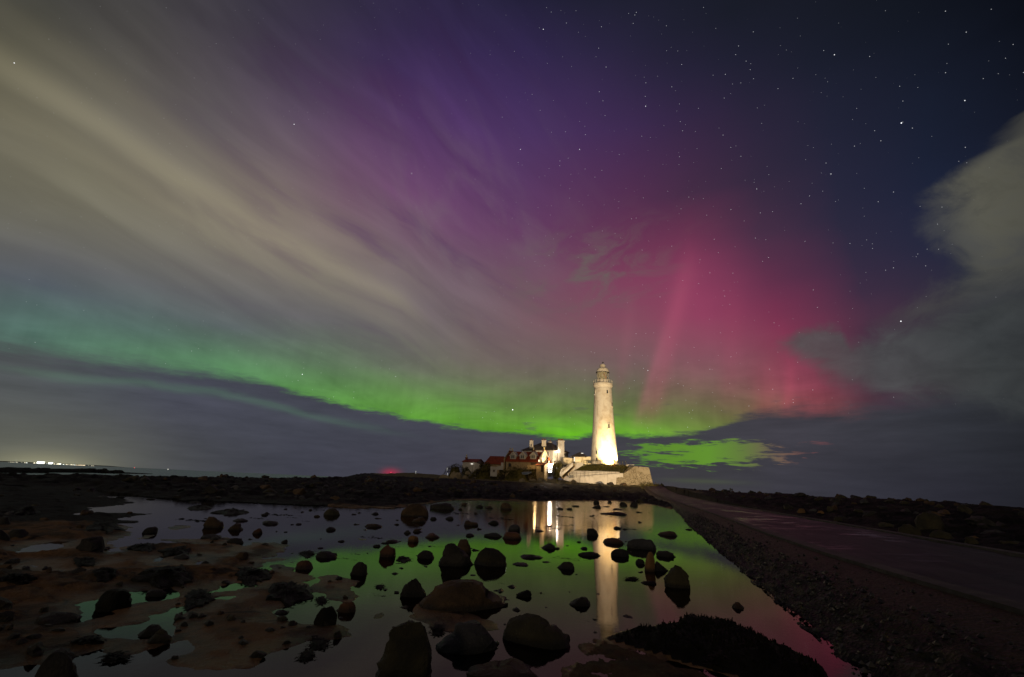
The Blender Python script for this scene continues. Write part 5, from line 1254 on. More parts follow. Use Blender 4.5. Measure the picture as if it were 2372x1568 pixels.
def chimney(x, y0, y1, Y, w, d, mat, parent, pots=1, potm='pot', rz=0, ph=.9):
    c = PF(x, y0, Y); b = PF(x, y1, Y); zc_ = c[2]; mb = MB().box((c[0], Y + d / 2, (zc_ + b[2]) / 2), (w, d, zc_ - b[2]), rz); mb.box((c[0], Y + d / 2, zc_ - .12), (w + .22, d + .22, .2), rz)
    ch = mb.build('chimney', mat, parent)
    for k in range(pots):
        px = c[0] + (k - (pots - 1) / 2) * (w / max(1, pots)) ; MB().lathe((px, Y + d / 2, zc_), [(.20, -.02), (.17, ph * .8), (.22, ph * .85), (.2, ph)], 10).build('chimney_pot', MT[potm], ch)
    return ch
# white two-storey house with dark hipped roof
A_, B_, C_ = PF(1959, 1700, 168), PF(2073, 1700, 161), PF(2131, 1700, 171)
ze = PF(2073, 1686.5, 161)[2]; zr = PF(2050, 1658, 167)[2]
h, rf, D = house('white_house', 'large white house with dark hipped roof and four tall white chimneys, behind the red-roofed cottage', A_, B_, C_, 5.0, ze, zr, MT['white'], MT['slate'], .5, 4.6)
chimney(1993.5, 1651.5, 1676, 167, 1.25, 1.2, MT['white'], rf, 2, 'redpot' if 'redpot' in MT else 'pot') if False else None
MT['redpot'] = plain('dark_red_chimney_pot', (0.22, 0.05, 0.03), .7)
chimney(1993.2, 1652, 1682, 166.5, 1.25, 1.1, MT['white'], rf, 1, 'redpot', ph=.55); chimney(2040, 1651, 1674, 164.5, 1.5, 1.3, MT['white'], rf, 2, 'redpot', ph=.6); chimney(2063.5, 1656, 1670, 172, 1.5, 1.1, MT['white'], rf, 1, 'redpot', ph=.5)
c = PF(2103, 1651.5, 163.2); b = 5.2; ch = MB().box((c[0], 164.2, (c[2] + b) / 2), (2.25, 1.9, c[2] - b), .15).box((c[0], 164.2, c[2] - .2), (2.55, 2.2, .25), .15).build('chimney_stack', MT['white'], h)
for k in range(4): MB().lathe((c[0] - .75 + k * .5, 164.2, c[2]), [(.2, -.02), (.18, .5), (.22, .55), (.2, .6)], 10).build('chimney_pot', MT['redpot'], ch)
def win(parent, px, py, Y, w, h_, rz=0, frame='white_metal', glass='glassd', bars=1, arch=False, off=.06):
    c = PF(px, py, Y); n_ = np.array([math.sin(rz), -math.cos(rz), 0]); u = np.array([math.cos(rz), math.sin(rz), 0])
    f_ = MB()
    for s_ in (-1, 1): f_.box(c + u * s_ * (w / 2) + n_ * off, (.12, .12, h_ + .1), rz); f_.box(c + np.array([0, 0, s_ * h_ / 2]) + n_ * off, (w + .1, .13, .12), rz)
    for k in range(bars): f_.box(c + u * ((k + 1) / (bars + 1) - .5) * w + n_ * off, (.06, .10, h_), rz)
    f_.box(c + n_ * off, (w, .10, .05), rz)
    o = f_.build('window', MT[frame], parent); MB().box(c + n_ * (off - .03), (w, .06, h_), rz).build('pane', MT[glass], o); return o
rzA = math.atan2(D['u'][1], D['u'][0])
win(h, 2055, 1702.5, 162.0, .75, 1.3, rzA); win(h, 1987, 1713, 166.2, .8, 1.2, rzA)
c = PF(2092.5, 1694, 163.6); fl = MB().box(c + np.array([0, -.5, .2]), (.5, .3, .35)).build('wall_lamp', MT['lampw'], h)
lt = bpy.data.lights.new('wall_lamp_light', 'POINT'); lt.energy = 160; lt.color = (1, .86, .62); lt.shadow_soft_size = .25; lo = bpy.data.objects.new('wall_lamp_light', lt); COL.objects.link(lo); lo.location = c + np.array([-.2, -1.4, .1])
# main cottage: red pantiles, three dormers, floodlit gable
A_, B_, C_ = PF(1897, 1730, 153), PF(2019.5, 1730, 149), PF(2051.5, 1730, 155.5)
ze = PF(2025, 1729.8, 149)[2]; zr = PF(2040, 1695.5, 152.3)[2]
h, rf, D = house('red_roofed_cottage', 'long stone cottage with red pantile roof, three white dormers and a brightly floodlit right gable', A_, B_, C_, 3.0, ze, zr, MT['stonew'], MT['redtile'], .25)
u, w = D['u'], D['w']; Bp, Cp = D['B'] + u * .34, D['C'] + u * .34
zsh = ze + 1.3
gv = [np.array([*p, z]) for p, z in ((Bp, 4.5), (Cp, 4.5), (Cp, zsh), ((Bp + Cp) / 2, zr + .75), (Bp, zsh))]
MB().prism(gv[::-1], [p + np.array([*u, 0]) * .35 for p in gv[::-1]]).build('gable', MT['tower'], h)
gl_ = [p - np.array([*u, 0]) * (np.linalg.norm(D['B'] - D['A']) + 1.1) for p in gv]; gl_[2][2] = gl_[4][2] = ze + .5; gl_[3][2] = zr + .35
MB().prism(gl_[::-1], [p + np.array([*u, 0]) * .35 for p in gl_[::-1]]).build('left_gable', MT['stonew'], h)
chimney(1917, 1690.5, 1702, 153.6, 1.5, 1.0, MT['brick'], rf, 2); chimney(2001, 1689, 1702, 151.6, 1.0, .9, MT['brick'], rf, 1); chimney(2041, 1688, 1699, 152.2, 1.0, .9, MT['brick'], rf, 1)
rz = math.atan2(u[1], u[0])
for px in (1923.5, 1959.5, 1999.5):
    t = (px - 1897) / (2025.7 - 1897); Yd = 153 - 4 * t + .55; c = PF(px, 1712.5, Yd); hw = .98; yb = PF(px, 1722, Yd)[2]; ys = PF(px, 1708, Yd)[2]; yt = PF(px, 1697.8, Yd)[2]; uu = np.array([*u, 0]); ww = np.array([*w, 0])
    f_ = [c * [1, 1, 0] + uu * a + np.array([0, 0, z]) for a, z in ((-hw, yb), (hw, yb), (hw, ys), (0, yt), (-hw, ys))]
    d_ = MB().prism(f_[::-1], [p + ww * 3.2 for p in f_[::-1]]).build('dormer', MT['white'], h)
    mb = MB()
    for s_ in (-1, 1):
        a0 = c * [1, 1, 0] + uu * s_ * (hw + .22) + np.array([0, 0, ys - .28]); a1 = c * [1, 1, 0] + np.array([0, 0, yt + .12]); k = np.array([0, 0, .26]); n_ = -ww * .2
        mb.prism([a0 + n_, a1 + n_, a1 + n_ + k, a0 + n_ + k], [a0 + ww * 3, a1 + ww * 3, a1 + ww * 3 + k, a0 + ww * 3 + k])
    mb.build('dormer_roof', MT['white_metal'], d_)
    cw = c * [1, 1, 0] + np.array([0, 0, (yb + ys) / 2 + .12]) - ww * .05
    hh = (ys - yb) - .15
    MB().box(cw, (1.25, .08, hh), rz).build('pane', MT['glassd'], d_)
    mb = MB()
    for a in (-.64, 0, .64): mb.box(cw - ww * .05 + uu * a, (.11, .1, hh), rz)
    for z in (-hh / 2, -.05, hh / 2): mb.box(cw - ww * .05 + np.array([0, 0, z]), (1.4, .1, .09), rz)
    mb.build('window_frame', MT['white_metal'], d_)
for px, ww_ in ((1911.5, .7), (1931, .35)): win(h, px, 1743.5, 152.2, ww_, .9, rz, 'white_metal' if px > 1920 else 'wood', 'lit' if px > 1920 else 'glassd', 0)
# middle cottage
A_, B_, C_ = PF(1818, 1738, 159), PF(1899, 1738, 156.5), PF(1906, 1738, 164)
ze = PF(1860, 1738.5, 157.8)[2]; zr = PF(1868, 1711, 161.5)[2]
h, rf, D = house('red_roofed_barn', 'low building with plain red pantile roof left of the dormered cottage', A_, B_, C_, 3.0, ze, zr, MT['stonew'], MT['redtile'], .3, 1.6)
rz = math.atan2(D['u'][1], D['u'][0])
mb = MB()
for k, px in enumerate((1880.5, 1885, 1889.5, 1893)): mb.box(PF(px, 1745, 156.2), (.28 + .12 * (k % 2), .12, 1.7), rz)
mb.build('white_boarding', MT['white_metal'], h)
f_ = [PF(x, y, 155) for x, y in ((1862, 1747), (1880, 1748), (1901, 1750.5), (1902, 1762), (1862, 1762))][::-1]
tag(MB().prism(f_, [p + np.array([0, .35, 0]) for p in f_]).build('yard_wall', MT['white']), 'pale rendered yard wall in front of the plain red-roofed building', 'wall')
# leftmost white cottage
A_, B_, C_ = PF(1735, 1731, 160), PF(1787, 1731, 157.5), PF(1815, 1731, 164.5)
ze = PF(1760, 1730.3, 159)[2]; zr = PF(1765, 1720.5, 162)[2]
h, rf, D = house('white_cottage', 'small pale cottage with low red roof and one lit window, leftmost building', A_, B_, C_, 3.0, ze, zr, MT['white'], MT['redtile'], .3)
chimney(1749.3, 1715, 1722, 161.6, .8, .8, MT['brick'], rf, 1)
win(h, 1770, 1739.7, 157.9, 1.0, .35, math.atan2(D['u'][1], D['u'][0]), 'white_metal', 'lit', 0)
f_ = [PF(x, y, 157) for x, y in ((1784, 1734), (1806, 1745), (1806, 1754), (1778, 1762))][::-1]
tag(MB().prism(f_, [p + np.array([0, .4, 0]) for p in f_]).build('garden_wall', MT['white']), 'sloping pale garden wall right of the leftmost cottage', 'wall')
# pavilion and link beside the tower
A_, B_, C_ = PF(2155, 1736, 158), PF(2182, 1736, 157), PF(2196, 1736, 162)
ze = PF(2168, 1709.8, 157.5)[2]; zr = PF(2176.5, 1696, 160)[2]
h, rf, D = house('pavilion', 'small cream pavilion with dark pyramid roof and deep eaves, just left of the lighthouse', A_, B_, C_, 7.5, ze, zr, MT['cream'], MT['slate'], 1.25, 2.2)
w_ = PF(2183, 1700, 158.6); MB().box(w_, (.6, .5, .12), .4).build('skylight', MT['lit'], rf)
win(h, 2154.5, 1727, 157.2, .55, 2.3, -1.2, 'white_metal', 'lit', 0)
f_ = [PF(x, y, 157.6) for x, y in ((2181, 1714.6), (2216, 1712.2), (2216, 1742), (2181, 1742))][::-1]
lk = MB().prism(f_, [p + np.array([0, 3.5, 0]) for p in f_]).build('link_building', MT['cream']); tag(lk, 'low cream flat-roofed link between the pavilion and the lighthouse', 'building')
f_ = [PF(x, y, 159.5) for x, y in ((2112, 1716.6), (2113, 1715.8), (2152, 1718.6), (2152, 1742), (2112, 1742))][::-1]
tag(MB().prism(f_, [p + np.array([0, .4, 0]) for p in f_]).build('courtyard_wall', MT['cream']), 'cream courtyard wall between the white house and the pavilion', 'wall')
# brick outhouse, lamp and lit yard right of the gable
A_, B_, C_ = PF(2011, 1765, 146), PF(2041, 1765, 145), PF(2053.5, 1765, 150)
ze = PF(2030, 1742, 145.5)[2]; zr = PF(2035, 1734.5, 148)[2]
h, rf, D = house('brick_outhouse', 'dim brick outhouse right below the floodlit gable', A_, B_, C_, 3.0, ze, zr, MT['stonew'], MT['brick'], .25)
MB().box(PF(2034.5, 1757, 145.2), (1.0, .12, 2.0), .05).build('door', MT['wood'], h)
f_ = [PF(x, y, 147.8) for x, y in ((1977, 1741), (1980, 1743.5), (2009, 1745), (2009, 1760), (1977, 1760))][::-1]
tag(MB().prism(f_, [p + np.array([0, .35, 0]) for p in f_]).build('lamplit_wall', MT['stonew']), 'low garden wall glowing orange under a lamp, in front of the dormered cottage', 'wall')
f_ = [PF(x, y, 149.2) for x, y in ((1991, 1733.5), (2024, 1733.5), (2024, 1741.5), (1993, 1741.5))][::-1]
tag(MB().prism(f_, [p + np.array([0, 2.2, 0]) for p in f_]).build('lean_to', MT['wood']), 'dark low lean-to roof against the cottage front', 'shed')
f_ = [PF(x, y, 151.5) for x, y in ((2056, 1716), (2060, 1715), (2068, 1734), (2068, 1760), (2056, 1760))][::-1]
tag(MB().prism(f_, [p + np.array([0, 3, 0]) for p in f_]).build('brick_porch', MT['brick']), 'narrow brick porch between the floodlit gable and the white house', 'porch')
lp = PF(2063.5, 1747, 147); yl = empty('yard_lamp', lp, 'dazzling white lamp in the yard below the floodlit gable', 'lamp')
MB().box(lp + np.array([0, .1, 0]), (1.0, .35, .8)).build('lamp_head', MT['lampw'], yl); MB().tube(lp + np.array([0, .3, -2.2]), lp + np.array([0, .3, -.3]), .08).build('post', MT['dark_metal'], yl)
MB().box(lp + np.array([-.1, -.5, -1.8]), (.75, .2, .3)).build('lamp_head', MT['lampw'], yl)
for (dx, dy, dz_, e) in ((0, -.9, .3, 900), (-4.6, -1.8, .9, 420)):
    lt = bpy.data.lights.new('yard_lamp_light', 'POINT'); lt.energy = e * .6; lt.color = (1, .66, .28) if dx else (1, .70, .34); lt.shadow_soft_size = .3
    lo = bpy.data.objects.new('yard_lamp_light', lt); COL.objects.link(lo); lo.location = lp + np.array([dx, dy, dz_])
f_ = [PF(x, y, 149.3) for x, y in ((2054, 1737.5), (2066, 1739), (2077, 1737.5), (2071, 1746), (2071, 1768), (2053, 1768))][::-1]
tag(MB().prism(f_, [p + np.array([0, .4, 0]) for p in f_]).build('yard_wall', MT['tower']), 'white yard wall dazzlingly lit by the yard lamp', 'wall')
for px, py, Y in ((2020.8, 1728, 148.3), (2058.6, 1731.8, 149)):
    q = PF(px, py, Y); tag(MB().box(q, (.24, .2, .6)).build('wall_lantern', MT['lamp']), 'small lit wall lantern %s' % ('left of the floodlit gable' if px < 2040 else 'right of the floodlit gable'), 'lamp')
# pale shed box, upturned boat
q = PF(1851, 1763, 149); MBs = empty('concrete_hut', q, 'pale square concrete hut half buried in the bushes', 'hut')
MB().box(q + np.array([0, 1, -.4]), (2.1, 2.0, 3.0), .05).build('wall', MT['white'], MBs); MB().box(q + np.array([0, 1, 1.14]), (2.3, 2.2, .12), .05).build('roof', MT['stonew'], MBs); MB().box(q + np.array([.1, -.05, -.2]), (.5, .06, .6), .05).build('hatch', MT['wood'], MBs)
q = PF(1975, 1779, 140); bo = empty('rowing_boat', q, 'pale blue rowing boat lying tilted on the grass below the cottage', 'boat')
v = []; 
for i in range(13):
    t = i / 12; x_ = (t - .5) * 2.9; w_ = .62 * math.sin(PI * min(1, .12 + t * .95)) ** .6; z_ = .18 * (abs(t - .5) * 2) ** 2
    for k in range(7): a = PI * k / 6; v.append((x_, -w_ * math.cos(a), z_ - .42 * math.sin(a)))
R_m = Matrix.Rotation(math.radians(14), 3, 'Y') @ Matrix.Rotation(math.radians(35), 3, 'X')
v = [Vector(q) + Matrix.Rotation(-.15, 3, 'Y') @ (Matrix.Rotation(.6, 3, 'X') @ Vector(p)) + Vector((0, 0, .35)) for p in v]
obj('hull', v, [(i * 7 + k, (i + 1) * 7 + k, (i + 1) * 7 + k + 1, i * 7 + k + 1) for i in range(12) for k in range(6)], plain('pale_blue_boat_paint', (.16, .20, .26), .5), bo, True)
mb = MB()
for s_ in (0, 6):
    for i in range(12): mb.tube(v[i * 7 + s_], v[(i + 1) * 7 + s_], .05, 4)
mb.build('gunwale', MT['white_metal'], bo)

# floodlights: dark housings with spot lamps, some of them added as fill
def flood(px, py, Y, aim, W, ang, col, label, fix=True, blend=.6, soft=.25, zoff=0):
    p = PF(px, py, Y) + np.array([0, 0, zoff]); d = Vector(aim) - Vector(p)
    if fix:
        e = empty('floodlight', p, label, 'floodlight', 'floodlights'); del e['group']
        MB().box(p + np.array([0, 0, 0]), (.5, .3, .35), math.atan2(d.y, d.x) - PI / 2).build('housing', MT['dark_metal'], e); MB().box(p - np.array([0, 0, .45]), (.1, .1, .6)).build('bracket', MT['dark_metal'], e)
    l = bpy.data.lights.new('floodlight_beam', 'SPOT'); l.energy = W; l.spot_size = math.radians(ang); l.spot_blend = blend; l.color = col; l.shadow_soft_size = soft
    o = bpy.data.objects.new('floodlight_beam', l); COL.objects.link(o); o.location = Vector(p) + d.normalized() * .4; o.rotation_euler = d.to_track_quat('-Z', 'Y').to_euler()
WARM = (1.0, .74, .36)
flood(2292, 1746, 153.0, (TX + .9, TY - 3, TZ + 3.6), 38000, 80, (1, .66, .20), 'squat floodlight on the mound aimed up at the tower, under its right side')
flood(2256, 1741, 155.2, (TX - .4, TY - 3, TZ + 9), 5000, 50, (1, .80, .48), 'squat floodlight on the mound aimed up at the tower, under its middle')
flood(2335, 1742, 157, (TX + 3, TY - 2, TZ + 5), 6000, 80, (1, .78, .42), 'squat floodlight at the right end of the terrace, aimed at the tower')
flood(2720, 1858, 72, (TX - .5, TY, TZ + 20), 330000, 40, (1, .73, .41), 'added fill floodlight on the foreshore right of the causeway, aimed at the lighthouse', soft=.4, blend=.25, zoff=.7)  # added lamp and housing, evens the light over tower, lantern and wall
flood(2250, 1836, 112, (TX - 5, 150, TZ - 3), 1500, 38, (1, .82, .64), 'added fill floodlight on the foreshore aimed at the white sea wall', soft=.4, zoff=.9)  # added lamp and housing to lift the sea wall front
q = D['B']
flood(2090, 1762, 146, tuple(PF(2042, 1722, 152)), 11000, 46, (1, .62, .20), 'floodlight among the bushes aimed at the cottage gable', zoff=.5)
flood(2112, 1744, 157.0, tuple(PF(2050, 1690, 164)), 3200, 62, (1, .80, .52), 'added fill floodlight beside the stairway aimed at the white house')  # added lamp and housing to brighten the house walls
flood(2190, 1741, 152.8, tuple(PF(2185, 1722, 158)), 500, 110, (1, .74, .34), 'floodlight on the mound aimed at the cream pavilion')

# ---- bushes
def bush(pts, Y, dep, label, n=1500, leaf=.16, col='bush'):
    """outline of the top edge (x, y) and a base line; leaves fill the volume"""
    xs = [p[0] for p in pts]; x0, x1 = min(xs), max(xs); yb = max(p[1] for p in pts)
    c0 = PF((x0 + x1) / 2, yb, Y); mb = MB(); r = random.Random(int(x0 * 7 + yb))
    tops = [PF(p[0], p[1], Y) for p in pts]; X0, X1 = tops[0][0], tops[-1][0]; zb = min(t[2] for t in tops) - 1.0
    tx = [t[0] for t in tops]; tzv = [t[2] for t in tops]
    def topz(x): return float(np.interp(x, tx, tzv))
    cl = [(r.uniform(X0, X1), r.uniform(-1, 1), r.random()) for _ in range(max(12, n // 50))]
    for _ in range(n):
        cx, cyy, cz = cl[r.randrange(len(cl))]
        x = min(X1, max(X0, r.gauss(cx, (X1 - X0) * .05 + .2))); y = cyy * dep * .5 + r.gauss(0, .35); H_ = topz(x) - zb
        env = math.sqrt(max(0, 1 - (y / (dep * .6)) ** 2)); z = zb + H_ * min(1.05, env * (1 - (1 - cz) * .35) * (1 - r.random() ** 3 * .6)) + r.gauss(0, .06)
        p = np.array([x, Y + y, z]); a = r.uniform(0, 6.28); e = r.uniform(-1.2, 1.2); s_ = leaf * r.uniform(.6, 1.4)
        u_ = np.array([math.cos(a) * math.cos(e), math.sin(a) * math.cos(e), math.sin(e)]) * s_; w_ = np.array([-math.sin(a), math.cos(a), 0]) * s_ * .55
        mb.add([p - u_, p + w_, p + u_, p - w_], [(0, 1, 2, 3)])
    # woody heart so the bush has depth
    v = []; NN = 14
    for j in range(6):
        for k in range(NN):
            t = 2 * PI * k / NN; x = (X0 + X1) / 2 + (X1 - X0) * .42 * math.cos(t) * (1 - j * .12); zt_ = zb - 1.5 + (topz(x) - zb + 1.2) * j / 5 * .82
            v.append((x, Y + dep * .42 * math.sin(t) * (1 - j * .12), zt_))
    mb.add(v, [(j * NN + k, j * NN + (k + 1) % NN, (j + 1) * NN + (k + 1) % NN, (j + 1) * NN + k) for j in range(5) for k in range(NN)] + [tuple(5 * NN + k for k in range(NN))])
    o = obj('bush', [np.array(q) - c0 for q in mb.v], mb.f, MT[col]); o.location = c0
    return tag(o, label, 'bush')
MT['bush'] = noisy('dark_coastal_shrub_leaves', (0.05, 0.048, 0.012), (0.11, 0.090, 0.028), 1.2, .8, .3, .05, spec=.1)
bush([(1667, 1772), (1676, 1750), (1692, 1741), (1714, 1735), (1727, 1738), (1740, 1756), (1744, 1772)], 156, 5, 'dark bush left of the leftmost white cottage')
bush([(1736, 1768), (1745, 1749), (1752, 1746), (1760, 1756), (1764, 1768)], 154.5, 3, 'small dark bush against the leftmost white cottage', 700)
bush([(1762, 1786), (1778, 1762), (1800, 1750), (1815, 1743), (1832, 1744), (1846, 1752), (1860, 1768), (1862, 1786)], 152, 5, 'broad dark bush below the plain red roof, left of the concrete hut', 2600)
bush([(1798, 1745), (1808, 1733), (1820, 1731), (1834, 1733), (1842, 1745)], 156, 3, 'low dark shrub hiding the foot of the plain red roof', 700)
bush([(1862, 1788), (1872, 1764), (1895, 1751), (1930, 1746.5), (1965, 1747), (1992, 1753), (2008, 1762), (2010, 1788)], 147.5, 5, 'widest dark hedge in front of the dormered cottage', 3600)
bush([(2072, 1760), (2076, 1727), (2087, 1722), (2098, 1721), (2108, 1730), (2112, 1760)], 154, 4, 'reddish-brown bush below the white house', 1300)
bush([(2074, 1792), (2084, 1755), (2100, 1731), (2116, 1723), (2128, 1725), (2141, 1735), (2142, 1744), (2110, 1765), (2096, 1792)], 153.2, 3, 'tall dark bush left of the stairway', 2400)
bush([(2396, 1826), (2410, 1806), (2440, 1806), (2470, 1809), (2486, 1812), (2496, 1826)], 142, 3, 'low scrub at the foot of the stone buttress', 900)
# pale revetment boulders along the island front
rr_ = random.Random(5)
for k, (x0, x1, y0, y1, lab) in enumerate(((1645, 1690, 1776, 1789, 'low pale boulder at the left end of the island bank'), (1690, 1718, 1768, 1786, 'pale block below the left bush'), (1704, 1732, 1764, 1790, 'taller pale boulder below the left bush'), (1732, 1757, 1783, 1793, 'flat pale block below the small left bush'),
        (1742, 1768, 1762, 1776, 'pale rock between the two left bushes'), (1946, 1975, 1794, 1806, 'dim boulder below the blue boat'), (1984, 2010, 1797, 1804, 'small flat pale stone below the outhouse'), (2012, 2044, 1792, 1805, 'squarish pale boulder, largest below the outhouse'),
        (2046, 2072, 1791, 1806, 'brownish boulder right of the squarish pale one'), (2066, 2090, 1796, 1808, 'brown boulder below the tall bush'), (2092, 2118, 1796, 1812, 'dim brown boulder below the stairway'), (2140, 2160, 1799, 1810, 'small dim boulder below the sea wall'))):
    Y = 139; a = PF(x0, y1, Y); b = PF(x1, y0, Y); o = bpy.data.objects.new('boulder', bms[(0, 3, 5, 2)[k % 4]].copy()); COL.objects.link(o); o.data.materials.clear(); o.data.materials.append(MT['pale'])
    o.location = ((a[0] + b[0]) / 2, Y, a[2] + .1); o.scale = ((b[0] - a[0]) / 1.7, .9, max(.3, (b[2] - a[2]) * 1.3)); o.rotation_euler = (0, 0, rr_.uniform(-.3, .3)); tag(o, lab, 'boulder')

# ---- people on the far ridge, walking away side by side
def person(px, py, Y, h_, label, col, bend=0):
    p = PF(px, py, Y); p[2] -= .1
    me = bpy.data.meshes.new('person'); s_ = h_ / 1.75
    J = [(0, 0, .95), (0, 0, 1.15), (0, 0, 1.42), (0, 0, 1.52), (0, .01, 1.66), (.10, 0, .90), (.13, .08, .50), (.14, 0, .06), (.14, -.13, .02), (-.10, 0, .90), (-.12, -.10, .50), (-.12, -.02, .06), (-.12, -.15, .02), (.20, 0, 1.40), (.27, .03, 1.12), (.25, -.10, .90), (-.20, 0, 1.40), (-.27, .03, 1.12), (-.25, -.10, .90)]
    E_ = [(0, 1), (1, 2), (2, 3), (3, 4), (0, 5), (5, 6), (6, 7), (7, 8), (0, 9), (9, 10), (10, 11), (11, 12), (2, 13), (13, 14), (14, 15), (2, 16), (16, 17), (17, 18)]
    Rd = [.17, .17, .17, .07, .105, .10, .075, .055, .05, .10, .075, .055, .05, .08, .055, .045, .08, .055, .045]
    me.from_pydata([(x * s_, y * s_, z * s_) for x, y, z in J], E_, []); me.update(); o = bpy.data.objects.new('person', me); COL.objects.link(o)
    m_ = o.modifiers.new('skin', 'SKIN'); 
    for i, rdd in enumerate(Rd): me.skin_vertices[0].data[i].radius = (rdd * s_, rdd * s_ * .85)
    me.skin_vertices[0].data[0].use_root = True
    o.modifiers.new('sub', 'SUBSURF').levels = 1; o.modifiers['sub'].render_levels = 1
    o.location = p; me.materials.append(plain('winter_clothing', col, .9)); tag(o, label, 'person')
person(2739.5, 1844.5, 120, 1.0 * 1.0, 'person in olive clothes standing on the skyline, left of a pair', (.10, .10, .03)) if False else None
person(2739.5, 1845.0, 190, 1.75, 'person in olive clothes standing on the right skyline, left of the pair', (.10, .10, .03))
person(2746.0, 1847.0, 188, 1.75, 'person in brown clothes standing on the right skyline, right of the pair', (.07, .05, .04))

# ---- reef in the sea at far left
st = [(-320, 1754, 1775), (-120, 1753, 1774), (0, 1752.5, 1773), (25, 1751, 1773), (60, 1753, 1773), (108, 1753.5, 1773.5), (112, 1757, 1773.5), (130, 1754.5, 1773.5), (180, 1754, 1774), (185, 1757, 1772), (240, 1757.5, 1772), (300, 1756.5, 1773), (352, 1755.5, 1773), (355, 1759, 1773.5), (378, 1758.5, 1774), (380, 1756, 1774.5), (394, 1756.5, 1775), (402, 1764, 1775.5), (420, 1764, 1775.5), (428, 1762, 1776), (455, 1763, 1776), (466, 1771, 1776.5), (500, 1772.5, 1777), (540, 1774.5, 1778), (572, 1776.5, 1778)]
v = []; xs_ = np.linspace(-320, 572, 240)
for x in xs_:
    yt = np.interp(x, [s[0] for s in st], [s[1] for s in st]); yb = np.interp(x, [s[0] for s in st], [s[2] for s in st])
    g_ = G(x / K, yb / K, -1.0); dd = g_[:2] / np.linalg.norm(g_[:2]); mid = g_[:2] + dd * 5; r = ray(x / K, yt / K); tz_ = EYE + r[2] * np.linalg.norm(mid) / math.hypot(r[0], r[1])
    n_ = lambda k: mn.fractal(Vector((g_[0] * .22, g_[1] * .22, k)), .8, 2, 4)
    hgt = tz_ + 1.0
    for k, (o_, f_) in enumerate(((-.6, -.3), (0, .0), (.8, .34), (2.0, .62), (3.4, .85), (5, 1.0), (8, .9), (12, .3), (14, -.3))):
        q = g_[:2] + dd * (o_ + n_(k) * .9); v.append((q[0], q[1], -1.0 + hgt * f_ * (1 + (n_(k + 7) * .25 if k not in (5,) else .06 * n_(40)))))
tag(obj('reef', v, [(i * 9 + k, i * 9 + k + 1, (i + 1) * 9 + k + 1, (i + 1) * 9 + k) for i in range(len(xs_) - 1) for k in range(8)][::1], noisy('black_wet_reef', (0.006, 0.006, 0.004), (0.016, 0.015, 0.009), .8, .8, 1.0, .2, spec=.06)), 'long low black reef lying in the sea at far left', 'reef')

# ---- far coast with the lights of a town
D_ = 6000.0
cst = [(x, PF(x, 1733.5 + .0375 * x * 1.0, D_)) for x in range(-700, 380, 20)]
v = []
for i, (x, p) in enumerate(cst):
    g_ = np.array([p[0], p[1], -1.0]); hgt = 9 + 5 * mn.noise(Vector((x * .02, 0, 3))) ; hgt *= 1 if x < 300 else max(0, (370 - x) / 70)
    v += [g_ - [0, 60, 0], g_ + [0, 0, max(.5, hgt)], g_ + [0, 500, max(.5, hgt)]]
tag(obj('coast', v, [(i * 3 + k, i * 3 + k + 1, (i + 1) * 3 + k + 1, (i + 1) * 3 + k) for i in range(len(cst) - 1) for k in range(2)], noisy('far_dark_land', (0.01, 0.01, 0.01), (0.02, 0.02, 0.015), .01)), kind='structure')
lampm = [glow('town_light_a', (1, .90, .62), 2.2), glow('town_light_b', (.95, 1, .88), 3.4), glow('town_light_c', (1, .80, .50), 1.9)]
bl = []
for i in range(3):
    me = bpy.data.meshes.new('town_light'); bm = bmesh.new(); bmesh.ops.create_icosphere(bm, subdivisions=1, radius=1); bm.to_mesh(me); bm.free(); me.materials.append(lampm[i]); bl.append(me)
seen = [(2, 1733, 4), (12, 1734, 5), (17, 1733.5, 3), (32, 1733.5, 3), (40, 1733.5, 5), (48, 1734.5, 6), (55, 1735.5, 6), (63, 1734.5, 5), (70, 1736.5, 3), (74, 1736.6, 3), (80, 1736, 5), (84, 1736.5, 4), (93, 1735.5, 5), (100, 1736.5, 6), (107, 1737.5, 3), (117, 1738.5, 3), (122, 1738, 3), (129, 1737.2, 8),
        (163, 1738, 7), (168, 1740, 4), (175, 1740, 4), (193, 1741, 5), (204, 1740.8, 7), (212, 1741.5, 6), (219, 1741, 10), (227, 1742.5, 4), (238, 1742.5, 6), (249, 1743, 7), (255, 1743, 4), (262, 1743.5, 3), (267, 1743, 6), (274, 1743.8, 6), (280, 1744, 4), (286, 1744.6, 6), (293, 1745.2, 7), (300, 1744.6, 6), (307, 1744.8, 6), (313, 1745.4, 5), (317, 1745.5, 6), (332, 1746, 2), (344, 1747, 4), (350, 1747.2, 3)]
mm = D_ / 1707.0
for x, y, s_ in seen:
    p = PF(x, y, D_ - 80 + rr_.uniform(-20, 20)); o = bpy.data.objects.new('town_light', bl[2 if 285 < x < 320 else rr_.choice((0, 0, 1))]); COL.objects.link(o); o.location = p; o.scale = (mm * s_ * .34,) * 2 + (mm * s_ * .26,)
    tag(o, 'tiny warm point of light on the far coast at left', 'light', 'lights of the town on the far coast')
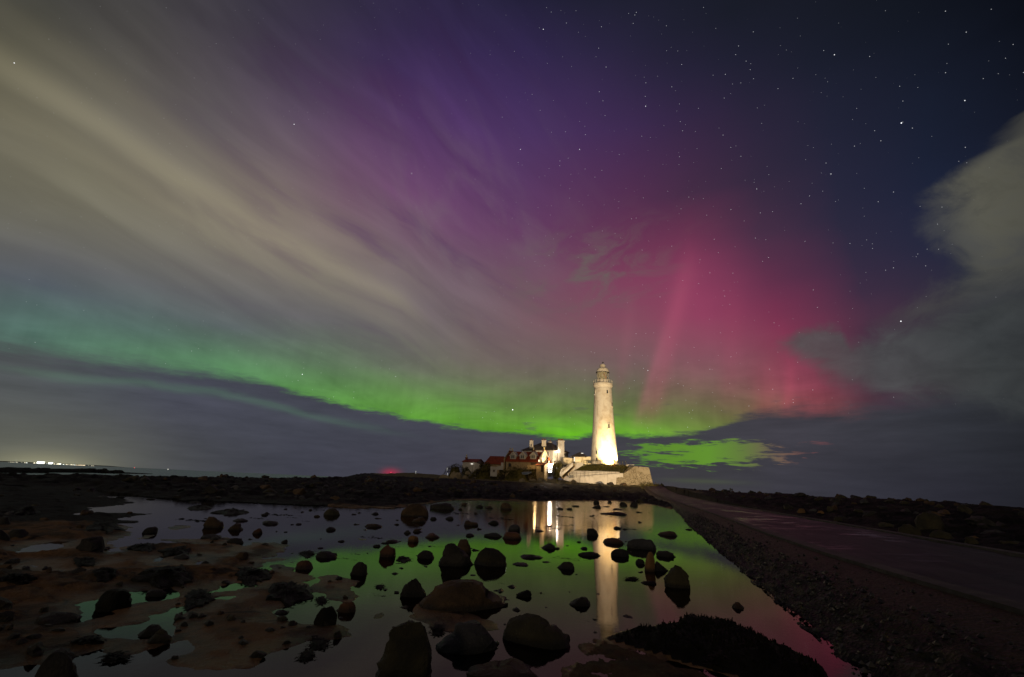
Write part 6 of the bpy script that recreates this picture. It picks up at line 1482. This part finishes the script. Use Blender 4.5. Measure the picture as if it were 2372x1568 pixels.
for x0, x1, y0, y1, lab in ((136.5, 160, 1731.5, 1739, 'brightest lit block on the far coast, left of the others'), (180, 190.5, 1733.8, 1741.8, 'second brightest lit block on the far coast, right of the brightest'), (213, 221, 1738.5, 1743, 'third lit block on the far coast, right of the thin mast')):
    a, b = PF(x0, y1, D_ - 60), PF(x1, y0, D_ - 60); e = empty('lit_works', a, lab, 'building')
    MB().hexa([(a[0], a[1], a[2]), (b[0], a[1], a[2]), (b[0], a[1] + 30, a[2]), (a[0], a[1] + 30, a[2])], [(a[0], a[1], b[2] - 3), (b[0], a[1], b[2] - 1), (b[0], a[1] + 30, b[2]), (a[0], a[1] + 30, b[2])]).build('lit_facade', lampm[1], e)
    MB().box(((a[0] + b[0]) / 2, a[1] + 15, b[2] + 1), (abs(b[0] - a[0]) * .7, 24, 3)).build('roof', MT['dark_metal'], e)
for x, yt in ((60, 1722), (202, 1725)):
    a, b = PF(x - 1, 1737 + (4 if x > 100 else 0), D_ - 50), PF(x + 1, yt, D_ - 50); tag(MB().tube(a, b, 2.4, 6).build('mast', glow('lit_mast', (.8, .78, .6), .35)), 'thin lit mast on the far coast, %s' % ('left one' if x < 100 else 'right one beside the bright blocks'), 'mast')
for x, y, c_, lab in ((504, 1754.5, (1, .1, .1), 'tiny red navigation light on the sea at left'), (630, 1760, (1, .95, .8), 'tiny white navigation light on the sea at left')):
    p = PF(x, y, 3500); tag(MB().lathe(p, [(1.2, -2), (2.2, 0), (1.2, 2)], 8).build('navigation_light', glow('nav_glow', c_, 2.0)), lab, 'light')
for x, y, lab in ((1559, 1771, 'tiny white marker post on the island ridge at left'), (1676.5, 1759, 'upper of two white marker posts by the left bush'), (1678, 1778.5, 'lower of two white marker posts by the left bush')):
    p = PF(x, y, 140); tag(MB().tube(p - [0, 0, .45], p + np.array([0, 0, .25]), .05, 6).box(p + np.array([0, 0, .25]), (.18, .1, .18)).build('marker_post', glow('post_glow', (.9, .88, .8), .5)), lab, 'post')  # unlit posts given emission in place of the light they reflect
p = PF(1466, 1771.5, 175); tag(MB().lathe(p, [(.06, -.12), (.14, 0), (.06, .12)], 8).tube(p - [0, 0, 1.2], p, .05).build('beacon', glow('red_beacon_glow', (1, .06, .12), 1.6)), 'small red beacon glowing just over the ridge', 'beacon')
